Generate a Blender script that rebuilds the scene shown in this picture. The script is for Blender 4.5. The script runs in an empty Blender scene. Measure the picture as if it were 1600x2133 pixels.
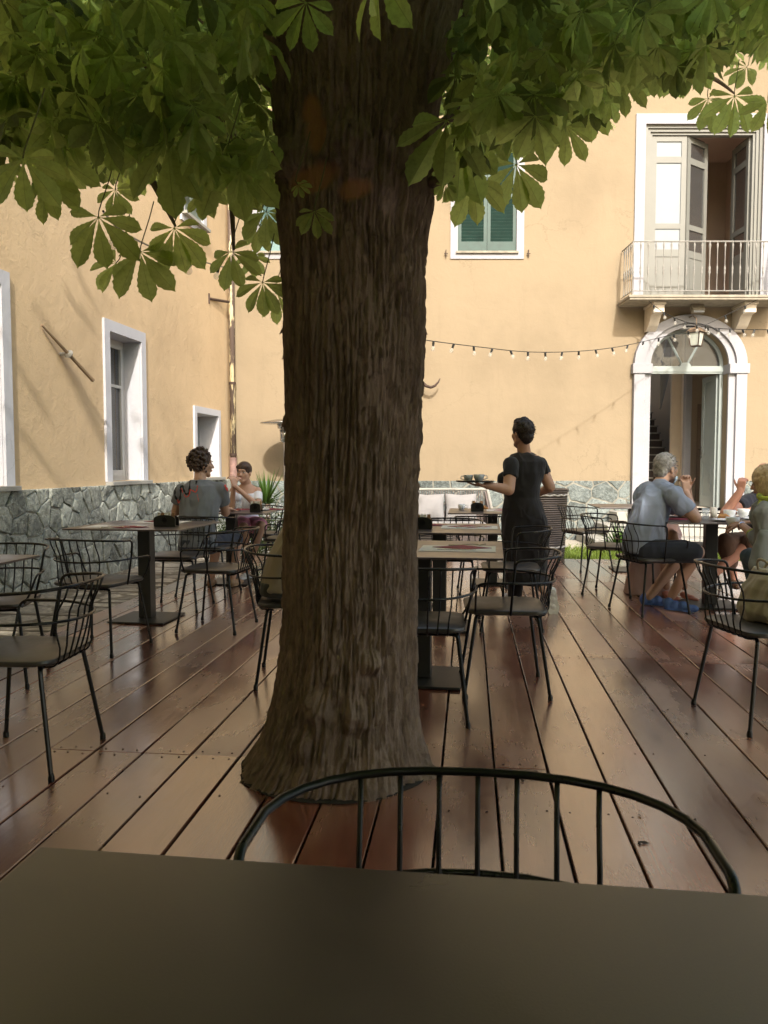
import bpy, bmesh, math, random
from math import sin, cos, pi, radians, sqrt, atan2
from mathutils import Vector, Matrix, noise
random.seed(7)
SC = bpy.context.scene
COL = SC.collection
# ---------------------------------------------------------------- camera, sky, sun, exposure
H = 1.22                      # eye height of somebody seated at the near table
PITCH = radians(3.4)
FPX = 1640.0
cam_d = bpy.data.cameras.new('camera')
cam = bpy.data.objects.new('camera', cam_d); COL.objects.link(cam)
cam.location = (0, 0, H)
cam.rotation_euler = (pi/2 - PITCH, 0, 0)
cam_d.sensor_width = 36; cam_d.lens = 27.68
cam_d.clip_start = 0.02; cam_d.clip_end = 500
cam_d.dof.use_dof = True; cam_d.dof.focus_distance = 6.5; cam_d.dof.aperture_fstop = 14.0
SC.camera = cam
world = bpy.data.worlds.new('World'); SC.world = world
world.use_nodes = True
SUN_EL = radians(37); SUN_AZ = radians(6)     # azimuth to the right of straight behind the camera
wn = world.node_tree.nodes; wl = world.node_tree.links
bg = wn['Background']; sky = wn.new('ShaderNodeTexSky'); sky.sky_type = 'NISHITA'
sky.sun_disc = False; sky.sun_elevation = SUN_EL; sky.sun_rotation = pi - SUN_AZ
sky.air_density = 1.5; sky.dust_density = 4.5
wl.new(sky.outputs[0], bg.inputs[0]); bg.inputs[1].default_value = 0.15
sun_d = bpy.data.lights.new('sun', 'SUN'); sun_d.energy = 2.0; sun_d.angle = radians(1.4)
sun_d.color = (1.0, 0.95, 0.87)
sun = bpy.data.objects.new('sun', sun_d); COL.objects.link(sun)
sdir = Vector((sin(SUN_AZ)*cos(SUN_EL), -cos(SUN_AZ)*cos(SUN_EL), sin(SUN_EL)))   # towards the sun
sun.rotation_euler = sdir.to_track_quat('Z', 'Y').to_euler(); sun.location = sdir*40
SC.view_settings.view_transform = 'Standard'; SC.view_settings.look = 'None'
SC.view_settings.exposure = 1.42; SC.view_settings.gamma = 1.0
SC.cycles.max_bounces = 8; SC.cycles.diffuse_bounces = 5; SC.cycles.glossy_bounces = 4
SC.cycles.transmission_bounces = 6; SC.cycles.transparent_max_bounces = 8
SC.cycles.sample_clamp_indirect = 6.0
# ---------------------------------------------------------------- measuring: photograph pixel + distance -> point in the place
def W(u, v, Y):
    rx = (u-800.0)/FPX; ry = 1.0; rz = -(v-1066.5)/FPX
    y = ry*cos(PITCH) + rz*sin(PITCH); z = -ry*sin(PITCH) + rz*cos(PITCH)
    t = Y/y
    return Vector((rx*t, Y, H + z*t))
def G(u, v, zz=0.0):
    p = W(u, v, 1.0); d = p - Vector((0, 0, H)); t = (zz-H)/d.z
    return Vector((d.x*t, d.y*t, zz))
def PX(p):
    d = Vector(p) - Vector((0, 0, H)); c = cos(PITCH); s = sin(PITCH)
    f = d.y*c - d.z*s; up = d.y*s + d.z*c
    return (800+FPX*d.x/f, 1066.5-FPX*up/f) if f > 0.05 else None
# ---------------------------------------------------------------- scene-building helpers
def tag(o, label=None, cat=None, group=None, kind=None):
    if label: o['label'] = label
    if cat: o['category'] = cat
    if group: o['group'] = group
    if kind: o['kind'] = kind
    return o
def empty(name, loc=(0, 0, 0), rz=0.0, label=None, cat=None, group=None):
    o = bpy.data.objects.new(name, None); COL.objects.link(o)
    o.location = loc; o.rotation_euler = (0, 0, rz); o.empty_display_size = 0.1
    return tag(o, label, cat, group)
def frame(d):
    d = Vector(d).normalized()
    a = Vector((0, 0, 1)) if abs(d.z) < 0.9 else Vector((1, 0, 0))
    x = d.cross(a).normalized(); return x, x.cross(d).normalized(), d
class MB:
    def __init__(s): s.v = []; s.f = []; s.m = []; s.mi = 0
    def add(s, vs, fs):
        b = len(s.v); s.v += [tuple(p) for p in vs]
        for f in fs: s.f.append([b+i for i in f]); s.m.append(s.mi)
        return s
    def box(s, c, size, R=None):
        hx, hy, hz = size[0]/2, size[1]/2, size[2]/2
        vs = [Vector((x*hx, y*hy, z*hz)) for z in (-1, 1) for y in (-1, 1) for x in (-1, 1)]
        if R is not None: vs = [R @ p for p in vs]
        c = Vector(c)
        return s.add([p+c for p in vs], [(0,2,3,1),(4,5,7,6),(0,1,5,4),(2,6,7,3),(0,4,6,2),(1,3,7,5)])
    def bx(s, x0, x1, y0, y1, z0, z1):
        return s.box(((x0+x1)/2, (y0+y1)/2, (z0+z1)/2), (abs(x1-x0), abs(y1-y0), abs(z1-z0)))
    def tube(s, pts, r, n=8, close=False, cap=True):
        pts = [Vector(p) for p in pts]; N = len(pts)
        if not isinstance(r, (list, tuple)): r = [r]*N
        up = None; vs = []
        for i, p in enumerate(pts):
            if close: d = pts[(i+1) % N]-pts[i-1]
            else: d = pts[min(i+1, N-1)]-pts[max(i-1, 0)]
            if d.length < 1e-9: d = Vector((0, 0, 1))
            d.normalize()
            if up is None: x = frame(d)[0]; y = d.cross(x)
            else:
                x = up - d*up.dot(d)
                if x.length < 1e-6: x = frame(d)[0]
                x.normalize(); y = d.cross(x)
            up = x
            for k in range(n):
                a = 2*pi*k/n; vs.append(p + (x*cos(a)+y*sin(a))*r[i])
        fs = []
        M = N if close else N-1
        for i in range(M):
            j = (i+1) % N
            for k in range(n):
                k2 = (k+1) % n; fs.append((i*n+k, i*n+k2, j*n+k2, j*n+k))
        if cap and not close: fs.append(tuple(range(n-1, -1, -1))); fs.append(tuple((N-1)*n+k for k in range(n)))
        return s.add(vs, fs)
    def lathe(s, prof, n=24, c=(0, 0, 0), axis=None):
        c = Vector(c); vs = []
        if axis is None: X, Y, Z = Vector((1,0,0)), Vector((0,1,0)), Vector((0,0,1))
        else: X, Y, Z = frame(axis)
        for r, z in prof:
            for k in range(n):
                a = 2*pi*k/n; vs.append(c + X*(r*cos(a)) + Y*(r*sin(a)) + Z*z)
        fs = []
        for i in range(len(prof)-1):
            for k in range(n):
                k2 = (k+1) % n; fs.append((i*n+k, i*n+k2, (i+1)*n+k2, (i+1)*n+k))
        if prof[0][0] > 1e-5: fs.append(tuple(range(n-1, -1, -1)))
        if prof[-1][0] > 1e-5: fs.append(tuple((len(prof)-1)*n+k for k in range(n)))
        return s.add(vs, fs)
    def prism(s, poly, a, b, plane='xy'):
        """extrude a 2-D outline from a to b along the remaining axis"""
        def mk(p, t): return (p[0], p[1], t) if plane == 'xy' else ((p[0], t, p[1]) if plane == 'xz' else (t, p[0], p[1]))
        n = len(poly)
        return s.add([mk(p, a) for p in poly]+[mk(p, b) for p in poly],
                     [tuple(range(n-1, -1, -1)), tuple(range(n, 2*n))] + [(i, (i+1) % n, n+(i+1) % n, n+i) for i in range(n)])
    def band(s, inner, outer, a, b, plane='xz'):
        """a strip between two outlines of equal length, extruded a..b"""
        def mk(p, t): return (p[0], p[1], t) if plane == 'xy' else ((p[0], t, p[1]) if plane == 'xz' else (t, p[0], p[1]))
        n = len(inner); vs = [mk(p, a) for p in inner]+[mk(p, a) for p in outer]+[mk(p, b) for p in inner]+[mk(p, b) for p in outer]
        fs = []
        for i in range(n-1):
            j = i+1
            fs += [(i, j, n+j, n+i), (2*n+i, 3*n+i, 3*n+j, 2*n+j), (n+i, n+j, 3*n+j, 3*n+i), (i, 2*n+i, 2*n+j, j)]
        fs += [(0, n, 3*n, 2*n), (n-1, 3*n-1, 4*n-1, 2*n-1)]
        return s.add(vs, fs)
    def ball(s, c, r, n=10, m=7, R=None):
        if not isinstance(r, (tuple, list, Vector)): r = (r, r, r)
        c = Vector(c); vs = [Vector((0, 0, -r[2]))]
        for i in range(1, m):
            t = -pi/2+pi*i/m
            for k in range(n):
                a = 2*pi*k/n; vs.append(Vector((r[0]*cos(t)*cos(a), r[1]*cos(t)*sin(a), r[2]*sin(t))))
        vs.append(Vector((0, 0, r[2])))
        if R is not None: vs = [R @ p for p in vs]
        fs = [(0, 1+(k+1) % n, 1+k) for k in range(n)]
        for i in range(m-2):
            for k in range(n):
                k2 = (k+1) % n; fs.append((1+i*n+k, 1+i*n+k2, 1+(i+1)*n+k2, 1+(i+1)*n+k))
        t = len(vs)-1; b = 1+(m-2)*n
        fs += [(b+k, b+(k+1) % n, t) for k in range(n)]
        return s.add([p+c for p in vs], fs)
    def cone(s, p0, p1, r0, r1, n=14, round0=True, round1=True):
        """tapered limb; rounded ends overlap the next limb"""
        s.tube([p0, p1], [r0, r1], n)
        if round0: s.ball(p0, r0*0.995, n, 8)
        if round1: s.ball(p1, r1*0.995, n, 8)
        return s
    def loft(s, rings, n=20):
        """rings: (centre, rx, ry, yaw) horizontal-ish ellipses; optional 5th = axis"""
        vs = []
        for q in rings:
            c, rx, ry, yw = q[:4]; ax = Vector(q[4]).normalized() if len(q) > 4 else Vector((0, 0, 1))
            x = Vector((cos(yw), sin(yw), 0)); x = (x-ax*x.dot(ax)).normalized(); y = ax.cross(x)
            for k in range(n):
                a = 2*pi*k/n; vs.append(Vector(c)+x*(rx*cos(a))+y*(ry*sin(a)))
        fs = []
        for i in range(len(rings)-1):
            for k in range(n):
                k2 = (k+1) % n; fs.append((i*n+k, i*n+k2, (i+1)*n+k2, (i+1)*n+k))
        fs.append(tuple(range(n-1, -1, -1))); fs.append(tuple((len(rings)-1)*n+k for k in range(n)))
        return s.add(vs, fs)
    def build(s, name, mat, parent=None, smooth=False, loc=None, bevel=0.0, auto=False):
        me = bpy.data.meshes.new(name); me.from_pydata(s.v, [], s.f)
        mats = mat if isinstance(mat, (list, tuple)) else [mat]
        for m in mats: me.materials.append(m)
        if len(mats) > 1: me.polygons.foreach_set('material_index', s.m)
        if smooth: me.polygons.foreach_set('use_smooth', [True]*len(me.polygons))
        me.update()
        if len(me.polygons) < 30000:
            bm_ = bmesh.new(); bm_.from_mesh(me); bmesh.ops.recalc_face_normals(bm_, faces=bm_.faces); bm_.to_mesh(me); bm_.free()
        o = bpy.data.objects.new(name, me); COL.objects.link(o)
        if parent is not None: o.parent = parent
        if loc is not None: o.location = loc
        if bevel:
            md = o.modifiers.new('bevel', 'BEVEL'); md.width = bevel; md.segments = 2; md.limit_method = 'ANGLE'; md.angle_limit = radians(40)
        if auto: me.set_sharp_from_angle(angle=radians(40))
        return o
def bake(o, smooth=True):
    """apply the modifiers"""
    dg = bpy.context.evaluated_depsgraph_get(); dg.update()
    me = bpy.data.meshes.new_from_object(o.evaluated_get(dg)); old = o.data
    o.modifiers.clear(); o.data = me; bpy.data.meshes.remove(old)
    if smooth: me.polygons.foreach_set('use_smooth', [True]*len(me.polygons))
    return o
def remesh(o, vox=0.008, sm=4, fac=0.5):
    md = o.modifiers.new('r', 'REMESH'); md.mode = 'VOXEL'; md.voxel_size = vox; md.use_smooth_shade = True
    if sm:
        m2 = o.modifiers.new('s', 'SMOOTH'); m2.iterations = sm; m2.factor = fac
    return bake(o)
def cut(o, cutters):
    for c in cutters:
        md = o.modifiers.new('b', 'BOOLEAN'); md.operation = 'DIFFERENCE'; md.solver = 'EXACT'; md.object = c
    bake(o, False)
    for c in cutters: bpy.data.objects.remove(c)
    return o
def kids(o): return [c for c in bpy.data.objects if c.parent == o]
def copy_tree(root, loc, rz, label, group=None):
    def rec(o, par):
        c = o.copy(); COL.objects.link(c)
        if par is not None: c.parent = par
        for ch in kids(o): rec(ch, c)
        return c
    r = rec(root, None); r.location = loc; r.rotation_euler = (0, 0, rz)
    tag(r, label, None, group); return r
def bez(p0, p1, p2, p3, n=8):
    P = [Vector(p) for p in (p0, p1, p2, p3)]
    return [P[0]*(1-t)**3+P[1]*3*t*(1-t)**2+P[2]*3*t*t*(1-t)+P[3]*t**3 for t in [i/n for i in range(n+1)]]
def fillet(pts, r, n=5):
    """round the corners of a polyline"""
    pts = [Vector(p) for p in pts]; out = [pts[0]]
    for i in range(1, len(pts)-1):
        a, b, c = pts[i-1], pts[i], pts[i+1]
        rr = r[i-1] if isinstance(r, (list, tuple)) else r
        d1 = (a-b); d2 = (c-b); k = min(rr, d1.length*0.48, d2.length*0.48)
        p = b+d1.normalized()*k; q = b+d2.normalized()*k
        for j in range(n+1):
            t = j/n; out.append(p*(1-t)**2+b*2*t*(1-t)+q*t*t)
    out.append(pts[-1]); return out
# ---------------------------------------------------------------- materials
def newmat(name):
    m = bpy.data.materials.new(name); m.use_nodes = True
    return m, m.node_tree.nodes, m.node_tree.links, m.node_tree.nodes['Principled BSDF']
def srgb(*c):
    return tuple((x/255/12.92 if x/255 < .04045 else ((x/255+.055)/1.055)**2.4) for x in c)
def ramp(ns, stops):
    r = ns.new('ShaderNodeValToRGB'); e = r.color_ramp.elements
    while len(e) < len(stops): e.new(0.5)
    for i, (p, c) in enumerate(stops):
        e[i].position = p; e[i].color = (c[0], c[1], c[2], 1) if isinstance(c, (tuple, list)) else (c, c, c, 1)
    return r
def tex(ns, ls, scale=5, detail=6, rough=0.6, vec=None, kind='Noise', mapping=None, dist=0.0):
    co = ns.new('ShaderNodeTexCoord'); mp = ns.new('ShaderNodeMapping')
    ls.new(co.outputs[vec or 'Object'], mp.inputs[0])
    if mapping: mp.inputs['Scale'].default_value = mapping
    t = ns.new('ShaderNodeTex'+kind); ls.new(mp.outputs[0], t.inputs['Vector'])
    t.inputs['Scale'].default_value = scale
    if kind == 'Noise':
        t.inputs['Detail'].default_value = detail; t.inputs['Roughness'].default_value = rough; t.inputs['Distortion'].default_value = dist
    return t
def mix(ns, ls, fac, a, b, mode='MIX'):
    m = ns.new('ShaderNodeMix'); m.data_type = 'RGBA'; m.blend_type = mode
    for sock, val in ((0, fac), (6, a), (7, b)):
        if hasattr(val, 'links') or hasattr(val, 'is_linked'): ls.new(val, m.inputs[sock])
        elif sock == 0: m.inputs[0].default_value = val
        else: m.inputs[sock].default_value = (*val[:3], 1)
    return m.outputs[2]
def bump(ns, ls, bs, hgt, strength=0.3, dist=0.01, chain=None):
    b = ns.new('ShaderNodeBump'); b.inputs['Strength'].default_value = strength; b.inputs['Distance'].default_value = dist
    ls.new(hgt, b.inputs['Height'])
    if chain is not None: ls.new(chain, b.inputs['Normal'])
    ls.new(b.outputs[0], bs.inputs['Normal']); return b.outputs[0]
def simple(name, col, rough=0.6, metal=0.0, var=0.12, scale=8, bmp=0.0, bscale=60, spec=0.5, rvar=0.0, trans=0.0, sheen=0.0):
    m, ns, ls, bs = newmat(name)
    t = tex(ns, ls, scale, 5)
    a = tuple(max(0, c*(1-var)) for c in col); b = tuple(min(1, c*(1+var)) for c in col)
    r = ramp(ns, [(0.3, a), (0.7, b)]); ls.new(t.outputs[0], r.inputs[0]); ls.new(r.outputs[0], bs.inputs['Base Color'])
    bs.inputs['Roughness'].default_value = rough; bs.inputs['Metallic'].default_value = metal
    bs.inputs['Specular IOR Level'].default_value = spec
    if rvar:
        r2 = ramp(ns, [(0.3, max(0.02, rough-rvar)), (0.7, min(1, rough+rvar))]); ls.new(t.outputs[0], r2.inputs[0]); ls.new(r2.outputs[0], bs.inputs['Roughness'])
    if bmp:
        t2 = tex(ns, ls, bscale, 4); bump(ns, ls, bs, t2.outputs[0], bmp, 0.004)
    if sheen: bs.inputs['Sheen Weight'].default_value = sheen
    if trans: bs.inputs['Transmission Weight'].default_value = trans
    return m
def plaster(name, col, stain=0.5, rough_patch=False):
    m, ns, ls, bs = newmat(name)
    big = tex(ns, ls, 0.55, 5, 0.6); mid = tex(ns, ls, 3.5, 7, 0.65, dist=0.4); fine = tex(ns, ls, 38, 5)
    drip = tex(ns, ls, 2.2, 6, 0.7, mapping=(1.6, 1.6, 0.22))
    c1 = tuple(c*0.84 for c in col); c2 = tuple(min(1, c*1.08) for c in col)
    r = ramp(ns, [(0.3, c1), (0.5, col), (0.75, c2)]); ls.new(big.outputs[0], r.inputs[0])
    dr = ramp(ns, [(0.0, 0.0), (0.55, 0.0), (0.8, 1.0)]); ls.new(drip.outputs[0], dr.inputs[0])
    mu = ns.new('ShaderNodeMath'); mu.operation = 'MULTIPLY'; ls.new(dr.outputs[0], mu.inputs[0]); mu.inputs[1].default_value = 0.40*stain
    c = mix(ns, ls, mu.outputs[0], r.outputs[0], tuple(x*0.6 for x in col))
    mr = ramp(ns, [(0.25, 0.0), (0.34, 0.0), (0.27, 1.0)]); mr = ramp(ns, [(0.0, 1.0), (0.27, 1.0), (0.31, 0.0)])
    ls.new(mid.outputs[0], mr.inputs[0])
    m2 = ns.new('ShaderNodeMath'); m2.operation = 'MULTIPLY'; ls.new(mr.outputs[0], m2.inputs[0]); m2.inputs[1].default_value = 0.30
    c = mix(ns, ls, m2.outputs[0], c, tuple(min(1, x*1.2+0.05) for x in col))
    ck = tex(ns, ls, 0.9, 3, kind='Voronoi', dist=0.0); ck.feature = 'DISTANCE_TO_EDGE'
    wv = tex(ns, ls, 2.5, 6, 0.7); wa = ns.new('ShaderNodeVectorMath'); wa.operation = 'MULTIPLY_ADD'; ls.new(wv.outputs['Color'], wa.inputs[0]); wa.inputs[1].default_value = (.5, .5, .5)
    cc = ns.new('ShaderNodeTexCoord'); ls.new(cc.outputs['Object'], wa.inputs[2]); ls.new(wa.outputs[0], ck.inputs['Vector'])
    cr = ramp(ns, [(0.0, 1.0), (0.004, 0.6), (0.009, 0.0)]); ls.new(ck.outputs['Distance'], cr.inputs[0])
    gt = tex(ns, ls, 0.5, 2); gr_ = ramp(ns, [(0.52, 0.0), (0.62, 0.3)]); ls.new(gt.outputs[0], gr_.inputs[0])
    cm = ns.new('ShaderNodeMath'); cm.operation = 'MULTIPLY'; ls.new(cr.outputs[0], cm.inputs[0]); ls.new(gr_.outputs[0], cm.inputs[1])
    c = mix(ns, ls, cm.outputs[0], c, tuple(x*0.45 for x in col))
    ls.new(c, bs.inputs['Base Color'])
    bs.inputs['Roughness'].default_value = 0.9; bs.inputs['Specular IOR Level'].default_value = 0.2
    b1 = bump(ns, ls, bs, mid.outputs[0], 0.35, 0.03)
    b2 = bump(ns, ls, bs, fine.outputs[0], 0.3 if not rough_patch else 0.5, 0.006, b1)
    if rough_patch:
        v = tex(ns, ls, 7, 8, 0.75, dist=1.5); rr = ramp(ns, [(0.52, 0.0), (0.62, 1.0)]); ls.new(v.outputs[0], rr.inputs[0])
        bump(ns, ls, bs, rr.outputs[0], 0.35, 0.012, b2)
    return m
def stonework(name, base, mortar, sc=3.2, warm=0.0, flat=False):
    m, ns, ls, bs = newmat(name)
    co = ns.new('ShaderNodeTexCoord'); nz = ns.new('ShaderNodeTexNoise'); nz.inputs['Scale'].default_value = 3.0; nz.inputs['Detail'].default_value = 4
    ls.new(co.outputs['Object'], nz.inputs['Vector'])
    ad = ns.new('ShaderNodeVectorMath'); ad.operation = 'MULTIPLY_ADD'; ls.new(nz.outputs['Color'], ad.inputs[0])
    ad.inputs[1].default_value = (0.16, 0.16, 0.16); ls.new(co.outputs['Object'], ad.inputs[2])
    mp = ns.new('ShaderNodeMapping'); ls.new(ad.outputs[0], mp.inputs[0])
    mp.inputs['Scale'].default_value = (1, 1, 0.72) if not flat else (1, 1.3, 1)
    vo = ns.new('ShaderNodeTexVoronoi'); vo.inputs['Scale'].default_value = sc; ls.new(mp.outputs[0], vo.inputs['Vector'])
    ve = ns.new('ShaderNodeTexVoronoi'); ve.feature = 'DISTANCE_TO_EDGE'; ve.inputs['Scale'].default_value = sc; ls.new(mp.outputs[0], ve.inputs['Vector'])
    hs = ns.new('ShaderNodeSeparateColor'); ls.new(vo.outputs['Color'], hs.inputs[0])
    r = ramp(ns, [(0.0, tuple(c*0.62 for c in base)), (0.5, base), (1.0, tuple(min(1, c*1.45) for c in base))]); ls.new(hs.outputs[0], r.inputs[0])
    n2 = tex(ns, ls, 14, 9, 0.72, dist=0.8); r2 = ramp(ns, [(0.35, 0.55), (0.5, 1.0), (0.68, 1.5)]); ls.new(n2.outputs[0], r2.inputs[0])
    c = mix(ns, ls, 1.0, r.outputs[0], r2.outputs[0], 'MULTIPLY')
    er = ramp(ns, [(0.0, 1.0), (0.035, 1.0), (0.065, 0.0)]); ls.new(ve.outputs['Distance'], er.inputs[0])
    c = mix(ns, ls, er.outputs[0], c, mortar)
    ls.new(c, bs.inputs['Base Color']); bs.inputs['Roughness'].default_value = 0.85; bs.inputs['Specular IOR Level'].default_value = 0.3
    hr = ramp(ns, [(0.0, 0.55), (0.03, 0.45), (0.06, 0.0), (0.12, 0.75), (0.3, 1.0)]); ls.new(ve.outputs['Distance'], hr.inputs[0])
    b1 = bump(ns, ls, bs, hr.outputs[0], 1.0, 0.035 if not flat else 0.012)
    bump(ns, ls, bs, n2.outputs[0], 0.6, 0.02, b1)
    return m
def stone_mat(name, base):
    m, ns, ls, bs = newmat(name)
    at = ns.new('ShaderNodeAttribute'); at.attribute_name = 'tone'
    r = ramp(ns, [(0.0, tuple(c*0.5 for c in base)), (0.5, base), (1.0, tuple(min(1, c*1.5) for c in base))]); ls.new(at.outputs['Fac'], r.inputs[0])
    n2 = tex(ns, ls, 11, 10, 0.75, dist=1.2); r2 = ramp(ns, [(0.32, 0.45), (0.5, 1.0), (0.66, 1.6)]); ls.new(n2.outputs[0], r2.inputs[0])
    c = mix(ns, ls, 1.0, r.outputs[0], r2.outputs[0], 'MULTIPLY')
    v = tex(ns, ls, 3.0, 6, 0.7, dist=2.5); r3 = ramp(ns, [(0.47, 0.0), (0.5, 0.55), (0.53, 0.0)]); ls.new(v.outputs[0], r3.inputs[0])
    c = mix(ns, ls, r3.outputs[0], c, tuple(min(1, x*1.9) for x in base)); ls.new(c, bs.inputs['Base Color'])
    bs.inputs['Roughness'].default_value = 0.8; bs.inputs['Specular IOR Level'].default_value = 0.35
    bump(ns, ls, bs, n2.outputs[0], 0.8, 0.02); return m
def wood_deck():
    m, ns, ls, bs = newmat('stained_deck_wood')
    at = ns.new('ShaderNodeAttribute'); at.attribute_name = 'tone'
    uv = ns.new('ShaderNodeAttribute'); uv.attribute_name = 'plank'
    def nz(scale, mp, detail=6, rough=0.6, dist=0.0):
        q = ns.new('ShaderNodeMapping'); ls.new(uv.outputs['Vector'], q.inputs[0]); q.inputs['Scale'].default_value = mp
        t = ns.new('ShaderNodeTexNoise'); ls.new(q.outputs[0], t.inputs['Vector']); t.inputs['Scale'].default_value = scale
        t.inputs['Detail'].default_value = detail; t.inputs['Roughness'].default_value = rough; t.inputs['Distortion'].default_value = dist
        return t
    grain = nz(6, (6.0, 0.35, 1), 8, 0.65, 1.2); patch = nz(1.1, (1.4, 0.6, 1), 5, 0.6); spot = nz(22, (1, 1, 1), 5, 0.7, 0.5); fig = nz(2.6, (3.2, 0.55, 1), 3, 0.5, 2.5)
    base = ramp(ns, [(0.0, srgb(62, 28, 22)), (0.45, srgb(96, 46, 34)), (1.0, srgb(138, 78, 58))]); ls.new(at.outputs['Fac'], base.inputs[0])
    gr = ramp(ns, [(0.3, 0.72), (0.7, 1.18)]); ls.new(grain.outputs[0], gr.inputs[0])
    c = mix(ns, ls, 1.0, base.outputs[0], gr.outputs[0], 'MULTIPLY')
    pr = ramp(ns, [(0.42, 0.0), (0.62, 1.0)]); ls.new(patch.outputs[0], pr.inputs[0])
    pm = ns.new('ShaderNodeMath'); pm.operation = 'MULTIPLY'; ls.new(pr.outputs[0], pm.inputs[0]); pm.inputs[1].default_value = 0.45
    c = mix(ns, ls, pm.outputs[0], c, srgb(178, 134, 106))
    sr = ramp(ns, [(0.0, 1.0), (0.31, 1.0), (0.36, 0.0)]); ls.new(spot.outputs[0], sr.inputs[0])
    sm = ns.new('ShaderNodeMath'); sm.operation = 'MULTIPLY'; ls.new(sr.outputs[0], sm.inputs[0]); sm.inputs[1].default_value = 0.7
    c = mix(ns, ls, sm.outputs[0], c, srgb(52, 30, 22))
    ls.new(c, bs.inputs['Base Color'])
    rr = ramp(ns, [(0.3, 0.07), (0.5, 0.15), (0.72, 0.38)]); ls.new(patch.outputs[0], rr.inputs[0])
    ra = ns.new('ShaderNodeMath'); ra.operation = 'MULTIPLY_ADD'; ls.new(grain.outputs[0], ra.inputs[0]); ra.inputs[1].default_value = 0.14; ls.new(rr.outputs[0], ra.inputs[2])
    ls.new(ra.outputs[0], bs.inputs['Roughness'])
    bs.inputs['Specular IOR Level'].default_value = 0.9; bs.inputs['Coat Weight'].default_value = 1.0; bs.inputs['Coat IOR'].default_value = 2.0; ls.new(ra.outputs[0], bs.inputs['Coat Roughness'])
    fr = ns.new('ShaderNodeMath'); fr.operation = 'PINGPONG'; fm = ns.new('ShaderNodeMath'); fm.operation = 'MULTIPLY'; ls.new(fig.outputs[0], fm.inputs[0]); fm.inputs[1].default_value = 16.0
    ls.new(fm.outputs[0], fr.inputs[0]); fr.inputs[1].default_value = 1.0
    b1 = bump(ns, ls, bs, fr.outputs[0], 0.10, 0.003)
    b2 = bump(ns, ls, bs, grain.outputs[0], 0.25, 0.004, b1)
    bump(ns, ls, bs, patch.outputs[0], 0.12, 0.02, b2)
    return m
def bark_mat():
    m, ns, ls, bs = newmat('chestnut_bark')
    t1 = tex(ns, ls, 11, 11, 0.76, mapping=(2.2, 2.2, 0.95), dist=0.7); t2 = tex(ns, ls, 55, 7, 0.75, mapping=(1.5, 1.5, 0.8)); t3 = tex(ns, ls, 1.6, 4)
    r = ramp(ns, [(0.25, srgb(80, 66, 59)), (0.5, srgb(132, 112, 99)), (0.78, srgb(158, 138, 124))]); ls.new(t1.outputs[0], r.inputs[0])
    r3 = ramp(ns, [(0.4, 0.8), (0.65, 1.15)]); ls.new(t3.outputs[0], r3.inputs[0])
    c = mix(ns, ls, 1.0, r.outputs[0], r3.outputs[0], 'MULTIPLY')
    at = ns.new('ShaderNodeAttribute'); at.attribute_name = 'bare'
    c = mix(ns, ls, at.outputs['Fac'], c, srgb(172, 122, 86))
    ls.new(c, bs.inputs['Base Color']); bs.inputs['Roughness'].default_value = 0.85; bs.inputs['Specular IOR Level'].default_value = 0.25
    b1 = bump(ns, ls, bs, t1.outputs[0], 0.9, 0.02); bump(ns, ls, bs, t2.outputs[0], 0.6, 0.006, b1)
    return m
def leaf_mat(name, dark, lightc, trans, tw=0.45):
    m, ns, ls, bs = newmat(name)
    out = ns['Material Output']
    at = ns.new('ShaderNodeAttribute'); at.attribute_name = 'tone'
    ve = ns.new('ShaderNodeAttribute'); ve.attribute_name = 'vein'
    r = ramp(ns, [(0.0, dark), (1.0, lightc)]); ls.new(at.outputs['Fac'], r.inputs[0])
    sp = tex(ns, ls, 55, 4, 0.7); sr = ramp(ns, [(0.28, 0.75), (0.5, 1.0), (0.8, 1.15)]); ls.new(sp.outputs[0], sr.inputs[0])
    c0 = mix(ns, ls, 1.0, r.outputs[0], sr.outputs[0], 'MULTIPLY')
    vr = ramp(ns, [(0.0, 0.0), (0.5, 0.0), (1.0, 1.0)]); ls.new(ve.outputs['Fac'], vr.inputs[0])
    c = mix(ns, ls, vr.outputs[0], c0, tuple(x*1.5 for x in lightc))
    ls.new(c, bs.inputs['Base Color']); bs.inputs['Roughness'].default_value = 0.5; bs.inputs['Specular IOR Level'].default_value = 0.3
    tr = ns.new('ShaderNodeBsdfTranslucent')
    rt = ramp(ns, [(0.0, tuple(x*0.3 for x in trans)), (0.6, tuple(x*0.85 for x in trans)), (1.0, trans)]); ls.new(at.outputs['Fac'], rt.inputs[0])
    c2 = mix(ns, ls, 1.0, rt.outputs[0], sr.outputs[0], 'MULTIPLY')
    c2 = mix(ns, ls, vr.outputs[0], c2, tuple(x*0.35 for x in trans)); ls.new(c2, tr.inputs[0])
    mx = ns.new('ShaderNodeMixShader'); mx.inputs[0].default_value = tw
    ls.new(bs.outputs[0], mx.inputs[1]); ls.new(tr.outputs[0], mx.inputs[2]); ls.new(mx.outputs[0], out.inputs[0])
    bump(ns, ls, bs, ve.outputs['Fac'], 0.4, 0.003)
    return m
def glass_mat(name, tint=(0.9, 0.95, 0.95), rough=0.02, alpha=0.25):
    m, ns, ls, bs = newmat(name)
    bs.inputs['Base Color'].default_value = (*tint, 1); bs.inputs['Roughness'].default_value = rough
    bs.inputs['Alpha'].default_value = alpha; bs.inputs['Specular IOR Level'].default_value = 0.8
    return m
M = {}
M['wall'] = plaster('yellow_plaster', (0.258, 0.204, 0.136), 0.7)
M['wall_side'] = plaster('ochre_plaster', (0.56, 0.415, 0.255), 0.7, True)
M['white'] = plaster('white_surround_paint', (0.32, 0.32, 0.345), 0.35)
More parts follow.
